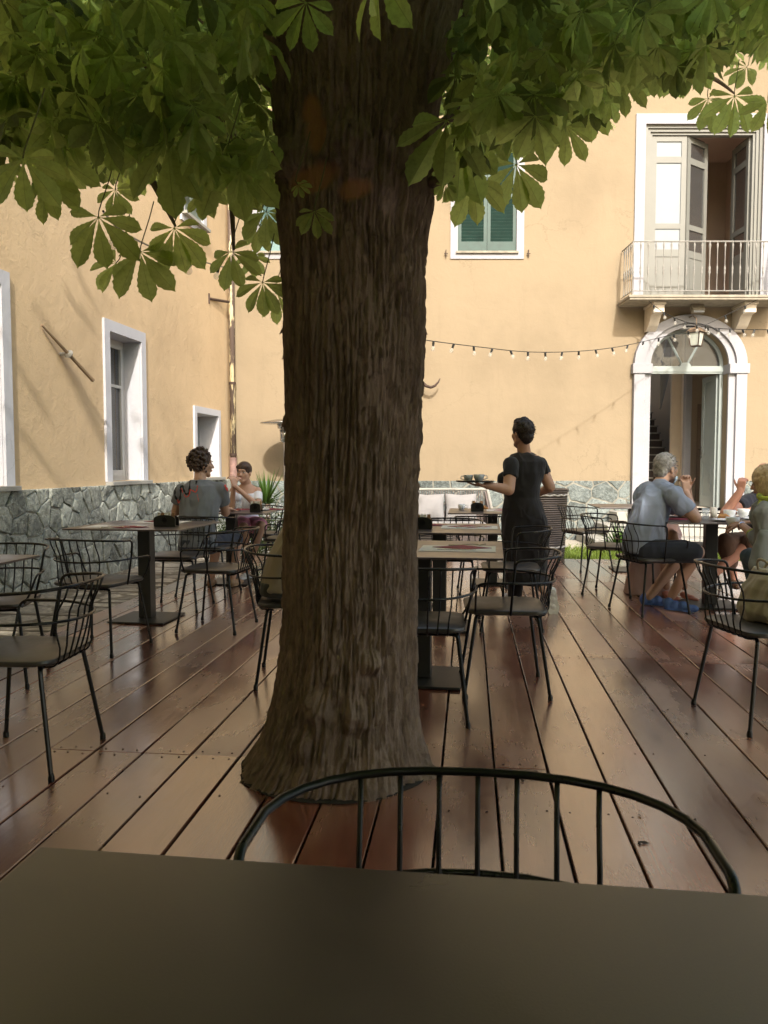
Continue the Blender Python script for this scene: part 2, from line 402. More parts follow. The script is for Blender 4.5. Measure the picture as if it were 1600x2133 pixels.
M['white_side_lifted'] = plaster('white_paint_lifted_for_shade', (0.50, 0.50, 0.53), 0.35)  # same white paint, lightened because little light reaches the left windows
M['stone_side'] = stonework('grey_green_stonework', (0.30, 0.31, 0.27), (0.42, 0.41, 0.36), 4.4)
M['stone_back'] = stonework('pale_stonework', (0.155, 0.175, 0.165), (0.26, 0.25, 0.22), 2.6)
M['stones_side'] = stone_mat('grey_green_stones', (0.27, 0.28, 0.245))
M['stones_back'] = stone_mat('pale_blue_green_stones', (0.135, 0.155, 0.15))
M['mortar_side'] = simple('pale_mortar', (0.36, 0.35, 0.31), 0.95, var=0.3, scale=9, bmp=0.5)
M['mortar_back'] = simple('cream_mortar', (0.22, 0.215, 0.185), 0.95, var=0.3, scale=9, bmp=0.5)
M['paving'] = stonework('crazy_paving', (0.27, 0.24, 0.19), (0.13, 0.11, 0.08), 2.2, flat=True)
M['deck'] = wood_deck()
M['black'] = simple('black_metal', (0.006, 0.0055, 0.0055), 0.30, 0.0, 0.15, spec=0.35, rvar=0.08)
M['seat'] = simple('dark_seat_laminate', (0.035, 0.031, 0.028), 0.36, spec=0.6, rvar=0.06, bmp=0.06, bscale=300)
M['table'] = simple('dark_table_laminate', (0.056, 0.040, 0.039), 0.34, spec=1.0, var=0.12, scale=5, bmp=0.06, bscale=400, rvar=0.07)
M['base'] = simple('table_base_steel', (0.03, 0.03, 0.028), 0.4, 0.2, bmp=0.05)
M['bark'] = bark_mat()
M['grey_paint'] = simple('grey_joinery_paint', (0.165, 0.165, 0.148), 0.5, var=0.06, scale=3, bmp=0.1)
M['blue_grey'] = simple('blue_grey_door_paint', (0.27, 0.31, 0.305), 0.5, var=0.06, scale=3, bmp=0.1)
M['green'] = simple('green_shutter_paint', (0.020, 0.055, 0.046), 0.5, var=0.2, scale=6, bmp=0.15)
M['shutter_pale'] = simple('pale_inner_shutter', (0.22, 0.245, 0.265), 0.5, var=0.04)
M['concrete'] = simple('weathered_balcony_stone', (0.27, 0.24, 0.19), 0.85, var=0.25, scale=9, bmp=0.4, bscale=40)
M['iron'] = simple('grey_painted_iron', (0.22, 0.21, 0.19), 0.5, 0.0, 0.2)
M['iron_dark'] = simple('rusty_iron', (0.06, 0.035, 0.025), 0.7, 0.2, 0.4, bmp=0.3)
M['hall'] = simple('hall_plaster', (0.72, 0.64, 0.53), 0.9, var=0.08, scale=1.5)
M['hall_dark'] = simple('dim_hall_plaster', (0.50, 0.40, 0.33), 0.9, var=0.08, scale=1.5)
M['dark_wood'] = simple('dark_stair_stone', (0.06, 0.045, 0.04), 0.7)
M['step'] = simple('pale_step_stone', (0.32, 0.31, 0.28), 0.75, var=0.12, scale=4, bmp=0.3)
M['pale_frame_lifted'] = simple('pale_frame_paint_lifted_for_shade', (0.42, 0.41, 0.39), 0.5, var=.06)  # joinery paint lightened to make up for shade on the left windows
M['glass'] = glass_mat('window_glass', (0.08, 0.08, 0.08), 0.03, 0.35)
M['curtain'] = simple('grey_net_curtain', (0.62, 0.61, 0.57), 0.8, var=0.15, scale=3)
M['tile'] = simple('terracotta_roof_tile', (0.42, 0.15, 0.07), 0.8, var=0.3, scale=12, bmp=0.4)
M['soil'] = simple('soil_ground', (0.10, 0.08, 0.055), 0.95, var=0.3, scale=3, bmp=0.6)
M['burgundy'] = simple('burgundy_paper_napkin', (0.21, 0.025, 0.035), 0.75, var=0.1, bmp=0.1)
M['paper'] = simple('pale_paper', (0.62, 0.58, 0.52), 0.8, var=0.05)
M['china'] = simple('white_china', (0.75, 0.75, 0.75), 0.15, var=0.02, spec=0.6)
M['china_grey'] = simple('grey_china', (0.36, 0.38, 0.40), 0.2, var=0.04)
M['steel'] = simple('stainless_steel', (0.55, 0.55, 0.55), 0.25, 1.0, 0.05)
M['dark_plastic'] = simple('black_plastic', (0.010, 0.010, 0.009), 0.3, spec=0.5)
M['clear'] = glass_mat('clear_glass', (0.75, 0.8, 0.8), 0.03, 0.22)
M['amber_drink'] = simple('red_drink', (0.55, 0.06, 0.03), 0.2)
# ================================================================ THE SETTING
PD = Vector((sin(radians(6.2)), cos(radians(6.2)), 0)); PN = Vector((PD.y, -PD.x, 0))     # plank direction and its normal
PY = -radians(6.2)                                                                        # yaw of things squared to the planks
# ground sheet
g = MB(); g.bx(-120, 120, -90, 160, -0.5, -0.13)
tag(g.build('ground', M['soil']), kind='structure')
# paved strip along the side building
C0 = Vector((-2.62, 13.56, 0)); DL = Vector((0.131, 0.9914, 0)).normalized()
pv = MB(); a = C0 - DL*22; b = C0 - DL*0
e0 = Vector((-1.7, 0, 0)) ; 
pv.prism([(a.x-0.1, a.y), (a.x+2.4, a.y), (b.x+2.0, b.y), (b.x-0.1, b.y)], -0.12, -0.035)
tag(pv.build('paving', M['paving']), kind='structure')
pv = MB(); pv.bx(-0.5, 12, 12.5, 13.49, -0.12, -0.06)
tag(pv.build('gravel_path', simple('pale_gravel', (0.36, 0.33, 0.27), 0.9, var=0.35, scale=30, bmp=0.8, bscale=60)), kind='structure')
# deck planks (real boards with open joints)
def deck():
    pit = 0.2115; s1 = 10.42; vs = []; fs = []; tone = []; plank = []
    screws = MB()
    cxn, cxs = -0.17, 3.12
    rnd = random.Random(3)
    edge = C0 - DL*7
    for k in range(-15, 44):
        n0 = 0.107 + k*pit + 0.0045; n1 = 0.107 + (k+1)*pit - 0.0045
        if n1 < -3.7 or n0 > 9: continue
        # joints
        js = sorted(set([round(q, 3) for q in ([3.15, 7.2] if k in (-9, -8, -7) else [5.05, 8.6] if k in (1, 2, 3, 4, 8) else [3.15+rnd.choice([0.0, 1.8, 3.6])*1.0, 7.4+rnd.choice([0, 0.9, 1.8])])]))
        if 5 <= k <= 7: js = [3.12, 4.98, 8.4]
        starts = [-2.2]+js+[s1+(0.0)]
        for i in range(len(starts)-1):
            a0, a1 = starts[i]+0.0015, starts[i+1]-0.0015
            t = min(1, max(0, rnd.gauss(0.5, 0.24))); ph = rnd.uniform(0, 50)
            # cut out round the trunk
            segs = [(a0, a1)]
            nm = (n0+n1)/2
            m = 24 if a0 < 5 else 2
            base = len(vs); z1 = 0.0 + rnd.uniform(-0.0012, 0.0012); z0 = -0.03; c = 0.003
            prof = [(n0, z0), (n0, z1-c), (n0+c, z1), (n1-c, z1), (n1, z1-c), (n1, z0)]
            for j in (0, 1):
                s = a0 if j == 0 else a1
                for (nn, zz) in prof:
                    p = PN*nn + PD*s; vs.append((p.x, p.y, zz)); tone.append(t); plank.append((nn+k*3.1, s+ph, k*1.7))
            for q in range(5): fs.append((base+q, base+q+1, base+6+q+1, base+6+q))
            fs.append(tuple(base+q for q in range(5, -1, -1))); fs.append(tuple(base+6+q for q in range(6)))
            for s in (a0+0.03, a1-0.03):
                for nn in (n0+0.035, n1-0.035, n0+0.1):
                    if rnd.random() < 0.8:
                        p = PN*(nn+rnd.uniform(-.006, .006)) + PD*(s+rnd.uniform(-.008, .008)); screws.lathe([(0.0045, 0.0), (0.0045, 0.0022), (0.0, 0.0024)], 7, (p.x, p.y, 0.0))
            s = a0+0.6
            while s < a1-0.3:
                for nn in (n0+0.035, n1-0.035):
                    if rnd.random() < 0.5:
                        p = PN*nn + PD*(s+rnd.uniform(-.02, .02)); screws.lathe([(0.004, 0.0), (0.004, 0.002), (0.0, 0.0022)], 6, (p.x, p.y, 0.0))
                s += 0.62
    me = bpy.data.meshes.new('deck'); me.from_pydata(vs, [], fs)
    at = me.attributes.new('tone', 'FLOAT', 'POINT'); at.data.foreach_set('value', tone)
    av = me.attributes.new('plank', 'FLOAT_VECTOR', 'POINT'); av.data.foreach_set('vector', [x for p in plank for x in p])
    me.materials.append(M['deck']); me.update()
    o = bpy.data.objects.new('deck', me); COL.objects.link(o); tag(o, kind='structure')
    j = MB()
    for k in range(-3, 18):
        p = PD*(k*0.62); c = p + PN*2.5; j.box((c.x, c.y, -0.062), (13, 0.05, 0.06), Matrix.Rotation(PY, 3, 'Z'))
    j.build('joist', M['soil'], o)
    screws.build('screw', M['iron_dark'], o)
deck()
# grass behind the deck
def grass(name, x0, x1, y0, y1, n, hmin, hmax, seed, col):
    rnd = random.Random(seed); mb = MB()
    for _ in range(n):
        x = rnd.uniform(x0, x1); y = rnd.uniform(y0, y1); h = rnd.uniform(hmin, hmax)
        if noise.noise(Vector((x*1.5, y*1.5, 3))) < -0.35 and rnd.random() < .6: continue
        a = rnd.uniform(0, 6.28); w = 0.004+h*0.05; dx, dy = cos(a)*w, sin(a)*w; l = rnd.uniform(0.1, 0.8)*h; b = rnd.uniform(0, 6.28)
        mb.add([(x-dx, y-dy, -0.13), (x+dx, y+dy, -0.13), (x+dx*.6+cos(b)*l*.4, y+dy*.6+sin(b)*l*.4, -0.13+h*.6), (x+cos(b)*l, y+sin(b)*l, -0.13+h)], [(0, 1, 2), (0, 2, 3)])
    o = mb.build(name, col); return tag(o, kind='stuff')
gm = leaf_mat('grass_blades', (0.14, 0.20, 0.03), (0.26, 0.32, 0.07), (0.40, 0.48, 0.08), 0.35)
gl = MB(); gl.prism([(-3, 10.2), (9, 10.2), (9, 12.6), (-3, 12.6)], -0.2, -0.125)
tag(gl.build('lawn', simple('lawn_soil', (0.10, 0.13, 0.035), 0.95, var=0.3, scale=10, bmp=0.5)), kind='structure')
go = grass('grass', -0.5, 7.5, 10.35, 12.6, 26000, 0.05, 0.12, 5, gm)
tag(go, 'short bright green grass between the deck and the pale gravel', 'grass')

# ================================================================ BACK BUILDING (yellow facade)
YB = 13.5
def bX(u, Y=YB): return W(u, 1000, Y).x
def bZ(v, Y=YB): return W(800, v, Y).z
back = empty('yellow_building', (0, YB, 0), 0, 'yellow rendered building across the courtyard with arched doorway and balcony', 'building')
def L(x, y, z): return (x, y-YB, z)
XC = 5.18                                         # doorway centre
ZT = 8.75
DF = 0.47                                         # hall floor level
zs = bZ(760); zi = bZ(779)
OW = 0.66
def arch_pts(cx, rx, rz, z0, n=24): return [(cx-rx*cos(pi*i/n), z0+rz*sin(pi*i/n)) for i in range(n+1)]
wall = MB(); wall.bx(-2.75, 13, 0, 0.4, -0.3, ZT)
wo = wall.build('wall', M['wall'], back)
cuts = []
def cutter(mb):
    o = mb.build('cutter', M['wall']); o.location = (0, YB, 0); cuts.append(o)
c1 = MB(); c1.prism([(XC-OW, DF), (XC+OW, DF)] + [(x, z) for x, z in reversed(arch_pts(XC, OW, 0.62, zs))], -0.5, 1.0, 'xz'); cutter(c1)
wx0, wx1, wz0, wz1 = bX(951), bX(1071), bZ(524), bZ(282)
c2 = MB(); c2.bx(wx0, wx1, -0.5, 1, wz0, wz1); cutter(c2)
vx0 = bX(546); c3 = MB(); c3.bx(vx0, vx0+1.0, -0.5, 1, wz0, wz1); cutter(c3)
bx0, bx1, bz0, bz1 = bX(1331), bX(1571), bZ(622), bZ(259)
c4 = MB(); c4.bx(bx0, bx1, -0.5, 1, bz0, bz1); cutter(c4)
cut(wo, cuts)
def stone_cladding(name, x0, x1, z0, z1, cw, ch, y0, sgn, parent, mat, mortar, seed, relief=0.03, gap=0.006):
    rnd = random.Random(seed); nx = int((x1-x0)/cw)+1; nz = int((z1-z0)/ch)+1; P = {}
    for i in range(-1, nx+1):
        for j in range(-1, nz+1): P[(i, j)] = (x0+(i+.5+rnd.uniform(-.42, .42)+.25*(j % 2))*cw, z0+(j+.5+rnd.uniform(-.40, .40))*ch)
    V = []; F = []; T = []
    def clip(poly, a, b, c):        # keep a*x+b*z<=c
        out = []
        for k in range(len(poly)):
            p, q = poly[k-1], poly[k]; dp = a*p[0]+b*p[1]-c; dq = a*q[0]+b*q[1]-c
            if dp <= 0 and dq > 0 or dp > 0 and dq <= 0: t = dp/(dp-dq); out.append((p[0]+(q[0]-p[0])*t, p[1]+(q[1]-p[1])*t))
            if dq <= 0: out.append(q)
        return out
    for (i, j), p in P.items():
        poly = [(x0, z0), (x1, z0), (x1, z1), (x0, z1)]
        for di in range(-2, 3):
            for dj in range(-2, 3):
                q = P.get((i+di, j+dj))
                if (di or dj) and q:
                    a, b = q[0]-p[0], q[1]-p[1]; l = sqrt(a*a+b*b); poly = clip(poly, a, b, a*(p[0]+q[0])/2+b*(p[1]+q[1])/2-gap*l*rnd.uniform(.6, 1.8))
                    if len(poly) < 3: break
            if len(poly) < 3: break
        if len(poly) < 3: continue
        # finer, wobbly outline
        fine = []
        for k in range(len(poly)):
            a, b = poly[k-1], poly[k]; L_ = sqrt((a[0]-b[0])**2+(a[1]-b[1])**2); n = max(1, int(L_/0.035))
            for t in range(n):
                x = a[0]+(b[0]-a[0])*t/n; z = a[1]+(b[1]-a[1])*t/n; w = .007*noise.noise(Vector((x*17, z*17, seed+i*.7))); fine.append((x+w, min(z1, z+w)))
        n = len(fine); cx_ = sum(q[0] for q in fine)/n; cz_ = sum(q[1] for q in fine)/n; t0 = min(1, max(0, rnd.gauss(.5, .26))); h = relief*rnd.uniform(.6, 1.15); tx, tz = rnd.uniform(-.05, .05), rnd.uniform(-.05, .05); b0 = len(V)
        for sc_, d in ((1.0, 0.0), (.985, h*.55), (.93, h*.9), (.72, h*1.0), (.38, h*1.03)):
            for x, z in fine:
                X = cx_+(x-cx_)*sc_; Z = cz_+(z-cz_)*sc_; dd = d
                if d > 0: dd += .007*noise.noise(Vector((X*22, Z*22, seed)))+.004*noise.noise(Vector((X*60, Z*60, seed)))+(X-cx_)*tx+(Z-cz_)*tz
                V.append((X, y0+sgn*max(0.0, dd), Z)); T.append(t0)
        for r in range(4):
            for k in range(n): F.append((b0+r*n+k, b0+r*n+(k+1) % n, b0+(r+1)*n+(k+1) % n, b0+(r+1)*n+k))
        F.append([b0+4*n+k for k in range(n)])
    m = MB(); m.v = V; m.f = F; m.m = [0]*len(F); o = m.build(name, mat, parent); o.data.attributes.new('tone', 'FLOAT', 'POINT').data.foreach_set('value', T); o['kind'] = 'stuff' if False else None
    del o['kind']; return o
st = MB()
def plinth(x0, x1): st.bx(x0, x1, -0.035, -0.002, -0.3, 0.95)
plinth(-2.62, XC-0.97); plinth(XC+0.97, 13)
st.build('mortar_bed', M['mortar_back'], back)
stone_cladding('stone_plinth', -2.6, XC-0.975, -0.2, 0.955, .34, .27, -0.034, -1, back, M['stones_back'], None, 3, .016, .010); stone_cladding('stone_plinth', XC+0.98, 9.5, -0.2, 0.955, .34, .27, -0.034, -1, back, M['stones_back'], None, 4, .016, .010)
# eaves and roof
rf = MB(); rf.bx(-3.2, 13.2, -0.55, 0.5, ZT+0.002, ZT+0.12); ro = rf.build('eaves', M['white'], back)
rt = MB()
for i in range(90):
    x = -3.2+i*0.183
    pts = [(x, -0.65, ZT+0.15), (x, 3.0, ZT+1.3)]
    rt.tube(pts, 0.085, 8)
rt.add([(-3.2, -0.6, ZT+0.13), (13.2, -0.6, ZT+0.13), (13.2, 3.0, ZT+1.3), (-3.2, 3.0, ZT+1.3)], [(0, 1, 2, 3)])
rt.build('roof', M['tile'], back)
# shutter windows
def louvre(mb, x0, x1, y, z0, z1, n, t=0.035, ang=0.6, st=0.055, rails=()):
    """a louvred leaf in the xz plane"""
    mb.bx(x0, x0+st, y-t/2, y+t/2, z0, z1); mb.bx(x1-st, x1, y-t/2, y+t/2, z0, z1)
    for zz, hh in [(z0, 0.16), (z1-0.07, 0.07)]+[(r, 0.08) for r in rails]: mb.bx(x0+st, x1-st, y-t/2+.001, y+t/2-.001, zz, zz+hh)
    R = Matrix.Rotation(ang, 3, 'X')
    lim = sorted([z0+0.16]+[v for r in rails for v in (r, r+0.08)]+[z1-0.07])
    for a, b in zip(lim[0::2], lim[1::2]):
        k = max(1, int((b-a)/0.052))
        for i in range(k):
            z = a+(i+0.5)*(b-a)/k; mb.box(((x0+x1)/2, y, z), (x1-x0-2*st, 0.008, 0.052), R)
def shutter_window(x0, x1, z0, z1, sh, parent):
    m = MB(); w = 0.125
    for a in ((x0-w, x0, z0-w, z1+w), (x1, x1+w, z0-w, z1+w), (x0, x1, z1, z1+w), (x0, x1, z0-w, z0)):
        m.bx(a[0], a[1], -0.02, 0.0-0.001, a[2], a[3])
    o = m.build('window', M['white'], parent)
    s = MB(); s.bx(x0-0.03, x1+0.03, -0.06, 0.3, z0-0.035, z0-0.002); s.build('sill', M['concrete'], o)
    xm = (x0+x1)/2
    for a, b in ((x0+0.005, xm-0.003), (xm+0.003, x1-0.005)):
        q = MB(); louvre(q, a, b, 0.03, z0+0.01, z1-0.01, 10, rails=(z0+(z1-z0)*0.47,)); q.build('shutter', sh, o)
    q = MB(); q.bx(x0, x1, 0.25, 0.27, z0, z1); q.build('pane', M['glass'], o)
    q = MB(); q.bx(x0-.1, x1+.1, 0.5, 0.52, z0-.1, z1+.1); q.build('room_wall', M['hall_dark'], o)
    for xx in (x0-0.2, x1+0.2):
        q = MB(); q.bx(xx-0.03, xx+0.03, -0.04, -0.03, z0-0.05, z0-0.035); q.bx(xx-0.006, xx+0.006, -0.045, -0.001, z0-0.1, z0+0.02)
        q.build('shutter_catch', M['iron_dark'], o)
shutter_window(wx0, wx1, wz0, wz1, M['green'], back)
M['green_blue'] = simple('faded_blue_green_paint', (0.12, 0.21, 0.21), 0.5, var=0.15)
shutter_window(vx0, vx0+1.0, wz0, wz1, M['green_blue'], back)
# balcony door
def rect_surround(x0, x1, z0, z1, w, y0, y1, mat, name, parent, bottom=False):
    m = MB()
    m.bx(x0-w, x0, y0, y1, z0, z1+w); m.bx(x1, x1+w, y0, y1, z0, z1+w); m.bx(x0, x1, y0, y1, z1, z1+w)
    if bottom: m.bx(x0-w, x1+w, y0, y1, z0-w, z0)
    return m.build(name, mat, parent)
bd = rect_surround(bx0, bx1, bz0, bz1, 0.165, -0.03, -0.001, M['white'], 'balcony_door', back)
fr = MB()
for (w0, w1, y0, y1) in ((0.0, 0.05, 0.02, 0.2), (0.05, 0.10, 0.05, 0.2), (0.10, 0.14, 0.08, 0.2)):
    fr.bx(bx0+w0, bx0+w1, y0, y1, bz0, bz1-w0); fr.bx(bx1-w1, bx1-w0, y0, y1, bz0, bz1-w0); fr.bx(bx0+w1, bx1-w1, y0, y1, bz1-w1, bz1-w0)
fr.build('door_frame', M['grey_paint'], bd)
def leaf(hx, hy, width, ang, z0, z1, parent, panes, lower, mat, glassmat, name='door_leaf', side=1, handle=False, paneldeep=True):
    """glazed door leaf hinged at (hx,hy); ang = swing into the building"""
    R = Matrix.Rotation(ang if side > 0 else -ang, 3, 'Z'); s = side
    o = empty_mesh = None
    m = MB(); t = 0.045; stl = 0.085
    def P(x, y, z): v = R @ Vector((s*x, y, 0)); return Vector((hx+v.x, hy+v.y, z))
    def bxx(mb, x0, x1, z_0, z_1, th=t, y=0): mb.box(P((x0+x1)/2, y, (z_0+z_1)/2), (x1-x0, th, z_1-z_0), R)
    bxx(m, 0, stl, z0, z1); bxx(m, width-stl, width, z0, z1)
    edges = sorted(set([z0+lower]+[p for q in panes for p in q]+[z1]))
    bxx(m, stl, width-stl, z1-0.09, z1)
    prev = None
    ps = sorted(panes)
    rails = [(z0, z0+0.14), (z0+lower-0.10, ps[0][0])] + [(ps[i][1], ps[i+1][0]) for i in range(len(ps)-1)]
    for a, b in rails:
        if b > a: bxx(m, stl, width-stl, a, b, t-0.004)
    bxx(m, stl, width-stl, z0+0.14, z0+lower-0.10, 0.02)
    bxx(m, stl+0.05, width-stl-0.05, z0+0.19, z0+lower-0.15, 0.032)
    o = m.build(name, mat, parent)
    g_ = MB()
    for a, b in ps: bxx(g_, stl-0.005, width-stl+0.005, a-0.005, b+0.005, 0.008)
    g_.build('pane', glassmat, parent)
    if handle:
        h = MB(); p = P(width-0.045, -0.04*1, z0+0.98)
        h.box(P(width-0.045, -0.027, z0+0.97), (0.03, 0.008, 0.16), R); h.box(P(width-0.045, -0.05, z0+1.02), (0.015, 0.05, 0.015), R); h.box(P(width-0.095, -0.07, z0+1.02), (0.11, 0.014, 0.016), R)
        h.build('handle', M['steel'], parent)
    return o
lz0 = bz0+0.02; lz1 = bz1-0.145
def zz(v): return bZ(v, YB+0.15)
pn = [(zz(521), zz(478)), (zz(467), zz(341)), (zz(328), zz(282))]
pn = [(min(a), max(a)) for a in pn]
lw = bX(1418, YB+.15)-bX(1347, YB+.15)
leaf(bx0+0.145, 0.13, lw, 0, lz0, lz1, bd, pn, pn[0][0]-lz0-0.02, M['grey_paint'], M['shutter_pale'])
leaf(bx0+0.145+lw+0.01, 0.13, lw*1.0, radians(36), lz0, lz1, bd, pn, pn[0][0]-lz0-0.02, M['grey_paint'], M['glass'])
leaf(bx1-0.15, 0.16, lw*0.98, radians(87), lz0, lz1, bd, pn, pn[0][0]-lz0-0.02, M['grey_paint'], M['glass'], side=-1)
rm = MB()   # the room behind: side walls, back wall, ceiling, floor
def room(mb, x0, x1, y0, y1, z0, z1):
    mb.add([(x0, y0, z0), (x0, y1, z0), (x0, y1, z1), (x0, y0, z1), (x1, y0, z0), (x1, y1, z0), (x1, y1, z1), (x1, y0, z1)], [(0, 1, 2, 3), (4, 7, 6, 5), (1, 5, 6, 2), (3, 2, 6, 7), (0, 4, 5, 1)])
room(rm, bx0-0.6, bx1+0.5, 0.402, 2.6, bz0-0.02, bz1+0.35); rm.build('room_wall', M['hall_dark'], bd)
# balcony
yF = -0.65; sx0 = bX(1305, YB-0.65); sx1 = 6.52; sz = bZ(624, YB-0.65)
bal = MB(); bal.bx(sx0, sx1, yF, -0.032, sz, sz+0.035); bal.bx(sx0-0.015, sx1+0.015, yF-0.015, -0.032, sz+0.035, sz+0.075)
bo = bal.build('balcony', M['concrete'], back, bevel=0.006)
rl = MB(); rz0 = sz+0.075; rz1 = bZ(503, YB-0.62); ry = yF+0.03; rx0 = sx0+0.05; rx1 = sx1-0.05
rl.tube([(rx0, -0.03, rz1), (rx0, ry, rz1), (rx1, ry, rz1), (rx1, -0.03, rz1)], 0.013, 6); rl.tube([(rx0, -0.03, rz0+0.07), (rx0, ry, rz0+0.07), (rx1, ry, rz0+0.07), (rx1, -0.03, rz0+0.07)], 0.009, 6)
def baluster(mb, x, y, heavy=False):
    h = rz1-rz0-0.07; k = 1.35 if heavy else 1.0
    prof = [(0.0, 0), (.007, 0), (.012, .02), (.007, .05), (.006, .30), (.010, .34), (.017, .38), (.010, .42), (.018, .46), (.009, .50), (.006, .55), (.008, .82), (.014, .90), (.018, .93), (.008, .97), (.008, 1.0)]
    mb.lathe([(r*k, z*h) for r, z in prof], 8, (x, y, rz0+0.07))
nb = 21
for i in range(nb):
    baluster(rl, rx0+(rx1-rx0)*i/(nb-1), ry, i in (0, 10, nb-1))
for i in range(1, 5):
    for x in (rx0, rx1): baluster(rl, x, ry+(0.6)*i/5.2)
for i in (0, 10, nb-1):
    x = rx0+(rx1-rx0)*i/(nb-1); rl.lathe([(0.012, 0), (0.012, 0.07)], 8, (x, ry, rz0))
ro_ = rl.build('railing', M['iron'], bo, smooth=True, auto=True)
for (u0, u1) in ((1356, 1377), (1543, 1566)):
    x0 = bX(u0, YB-.5); x1 = bX(u1, YB-.5); q = MB()
    q.prism([(-0.50, sz-0.002), (-0.002, sz-0.002), (-0.002, sz-0.42), (-0.10, sz-0.42), (-0.22, sz-0.34), (-0.36, sz-0.19), (-0.50, sz-0.17)], x0, x1, 'yz')
    q.bx(x0-0.02, x1+0.02, -0.53, -0.003, sz-0.045, sz-0.003)
    q.build('bracket', M['wall'] if False else simple('cream_bracket_paint', (0.62, 0.55, 0.46), 0.8, var=0.1), bo, bevel=0.004)
# arched doorway: proud moulded surround in two steps with imposts
dw = MB()
def arch_band(mb, w0, r0z, w1, r1z, y0, y1, zb):
    inn = [(XC-w0, zb)]+arch_pts(XC, w0, r0z, zs)+[(XC+w0, zb)]; out = [(XC-w1, zb)]+arch_pts(XC, w1, r1z, zs)+[(XC+w1, zb)]
    mb.band(inn, out, y0, y1, 'xz')
arch_band(dw, 0.775, 0.69, 0.955, 0.83, -0.10, -0.001, 0.2)
arch_band(dw, OW, 0.62, 0.775, 0.69, -0.05, -0.0012, 0.2)
do = dw.build('doorway', M['white'], back, bevel=0.006)
for s in (-1, 1):
    im = MB()
    xa, xb = XC+s*(OW-0.004), XC+s*0.985; im.bx(min(xa, xb), max(xa, xb), -0.125, -0.0015, zi, zs+0.01)
    xa, xb = XC+s*(OW-0.012), XC+s*(OW+0.01); im.bx(min(xa, xb), max(xa, xb), -0.12, 0.19, zi+.003, zs+0.006)
    im.build('impost', M['white'], do, bevel=0.006)
im = MB(); im.bx(XC-0.13, XC+0.08, -0.05, 0.1, zs+0.60, zs+0.655); im.build('keystone', M['white'], do, bevel=0.006)
fl = MB(); fy0, fy1 = 0.17, 0.235
arch_in = arch_pts(XC, OW-0.06, 0.56, zs); arch_o = arch_pts(XC, OW-0.002, 0.618, zs)
fl.band(arch_in, arch_o, fy0, fy1, 'xz')
fl.bx(XC-OW+.002, XC+OW-.002, fy0-0.02, fy1+0.02, zs-0.13, zs-0.002); fl.bx(XC-OW+.002, XC+OW-.002, fy0-0.035, fy0, zs-0.10, zs-0.03)
fl.prism([(XC-0.10, zs-0.001), (XC+0.10, zs-0.001), (XC+0.07, zs+0.045), (XC+0.02, zs+0.06), (XC-0.02, zs+0.06), (XC-0.07, zs+0.045)], fy0-0.02, fy1, 'xz')
for s in (-1, 1):
    fl.tube([(XC+s*0.05, (fy0+fy1)/2, zs+0.04), (XC+s*0.30, (fy0+fy1)/2, zs+0.50)], 0.022, 4)
fl.bx(XC-OW+.003, XC-OW+0.06, fy0, fy1, DF+.01, zs-0.13); fl.bx(XC+OW-0.06, XC+OW-.003, fy0, fy1, DF+.01, zs-0.13)
fo = fl.build('fanlight', M['blue_grey'], do)
q = MB(); q.prism([(x, z) for x, z in arch_pts(XC, OW-0.06, 0.56, zs)], 0.198, 0.204, 'xz'); q.build('pane', M['glass'], do)
dz1 = zs-0.14; pz = [(DF+0.80+0.02, dz1-0.12)]
def wood_leaf(hx, ang, side, handle):
    R = Matrix.Rotation(ang if side > 0 else -ang, 3, 'Z'); hy = 0.24; s = side; width = 0.58
    def P(x, y, z): v = R @ Vector((s*x, y, 0)); return Vector((hx+v.x, hy+v.y, z))
    def bxx(mb, x0, x1, a, b, th=0.045, y=0.0): mb.box(P((x0+x1)/2, y, (a+b)/2), (x1-x0, th, b-a), R)
    m = MB(); z0 = DF+0.012
    bxx(m, 0, 0.09, z0, dz1); bxx(m, width-0.09, width, z0, dz1); bxx(m, 0.09, width-0.09, dz1-0.10, dz1, .043); bxx(m, 0.09, width-0.09, z0, z0+0.2, .043); bxx(m, 0.09, width-0.09, z0+0.78, z0+0.92, .043)
    bxx(m, 0.09, width-0.09, z0+0.2, z0+0.78, .022); bxx(m, 0.14, width-0.14, z0+0.26, z0+0.72, .034)
    bxx(m, 0.09, width-0.09, z0+0.92, dz1-0.1, .018)
    for i in range(4): bxx(m, 0.18, width-0.18, z0+0.30+i*0.1, z0+0.34+i*0.1, .044)
    o = m.build('door_leaf', M['blue_grey'], do)
    if handle:
        h = MB(); ss = -1 if s < 0 else -1
        yy = -0.03
        h.box(P(width-0.05, yy, z0+0.96), (0.03, 0.008, 0.2), R); h.box(P(width-0.05, yy*1.9, z0+1.02), (0.014, 0.05, 0.014), R); h.box(P(width-0.10, yy*2.7, z0+1.02), (0.12, 0.014, 0.016), R)
        h.box(P(width-0.05, yy*1.5, z0+0.90), (0.02, 0.03, 0.02), R)
        h.build('handle', M['steel'], do)
wood_leaf(XC-OW+0.065, radians(88), 1, False)
wood_leaf(XC+OW-0.065, radians(89), -1, True)
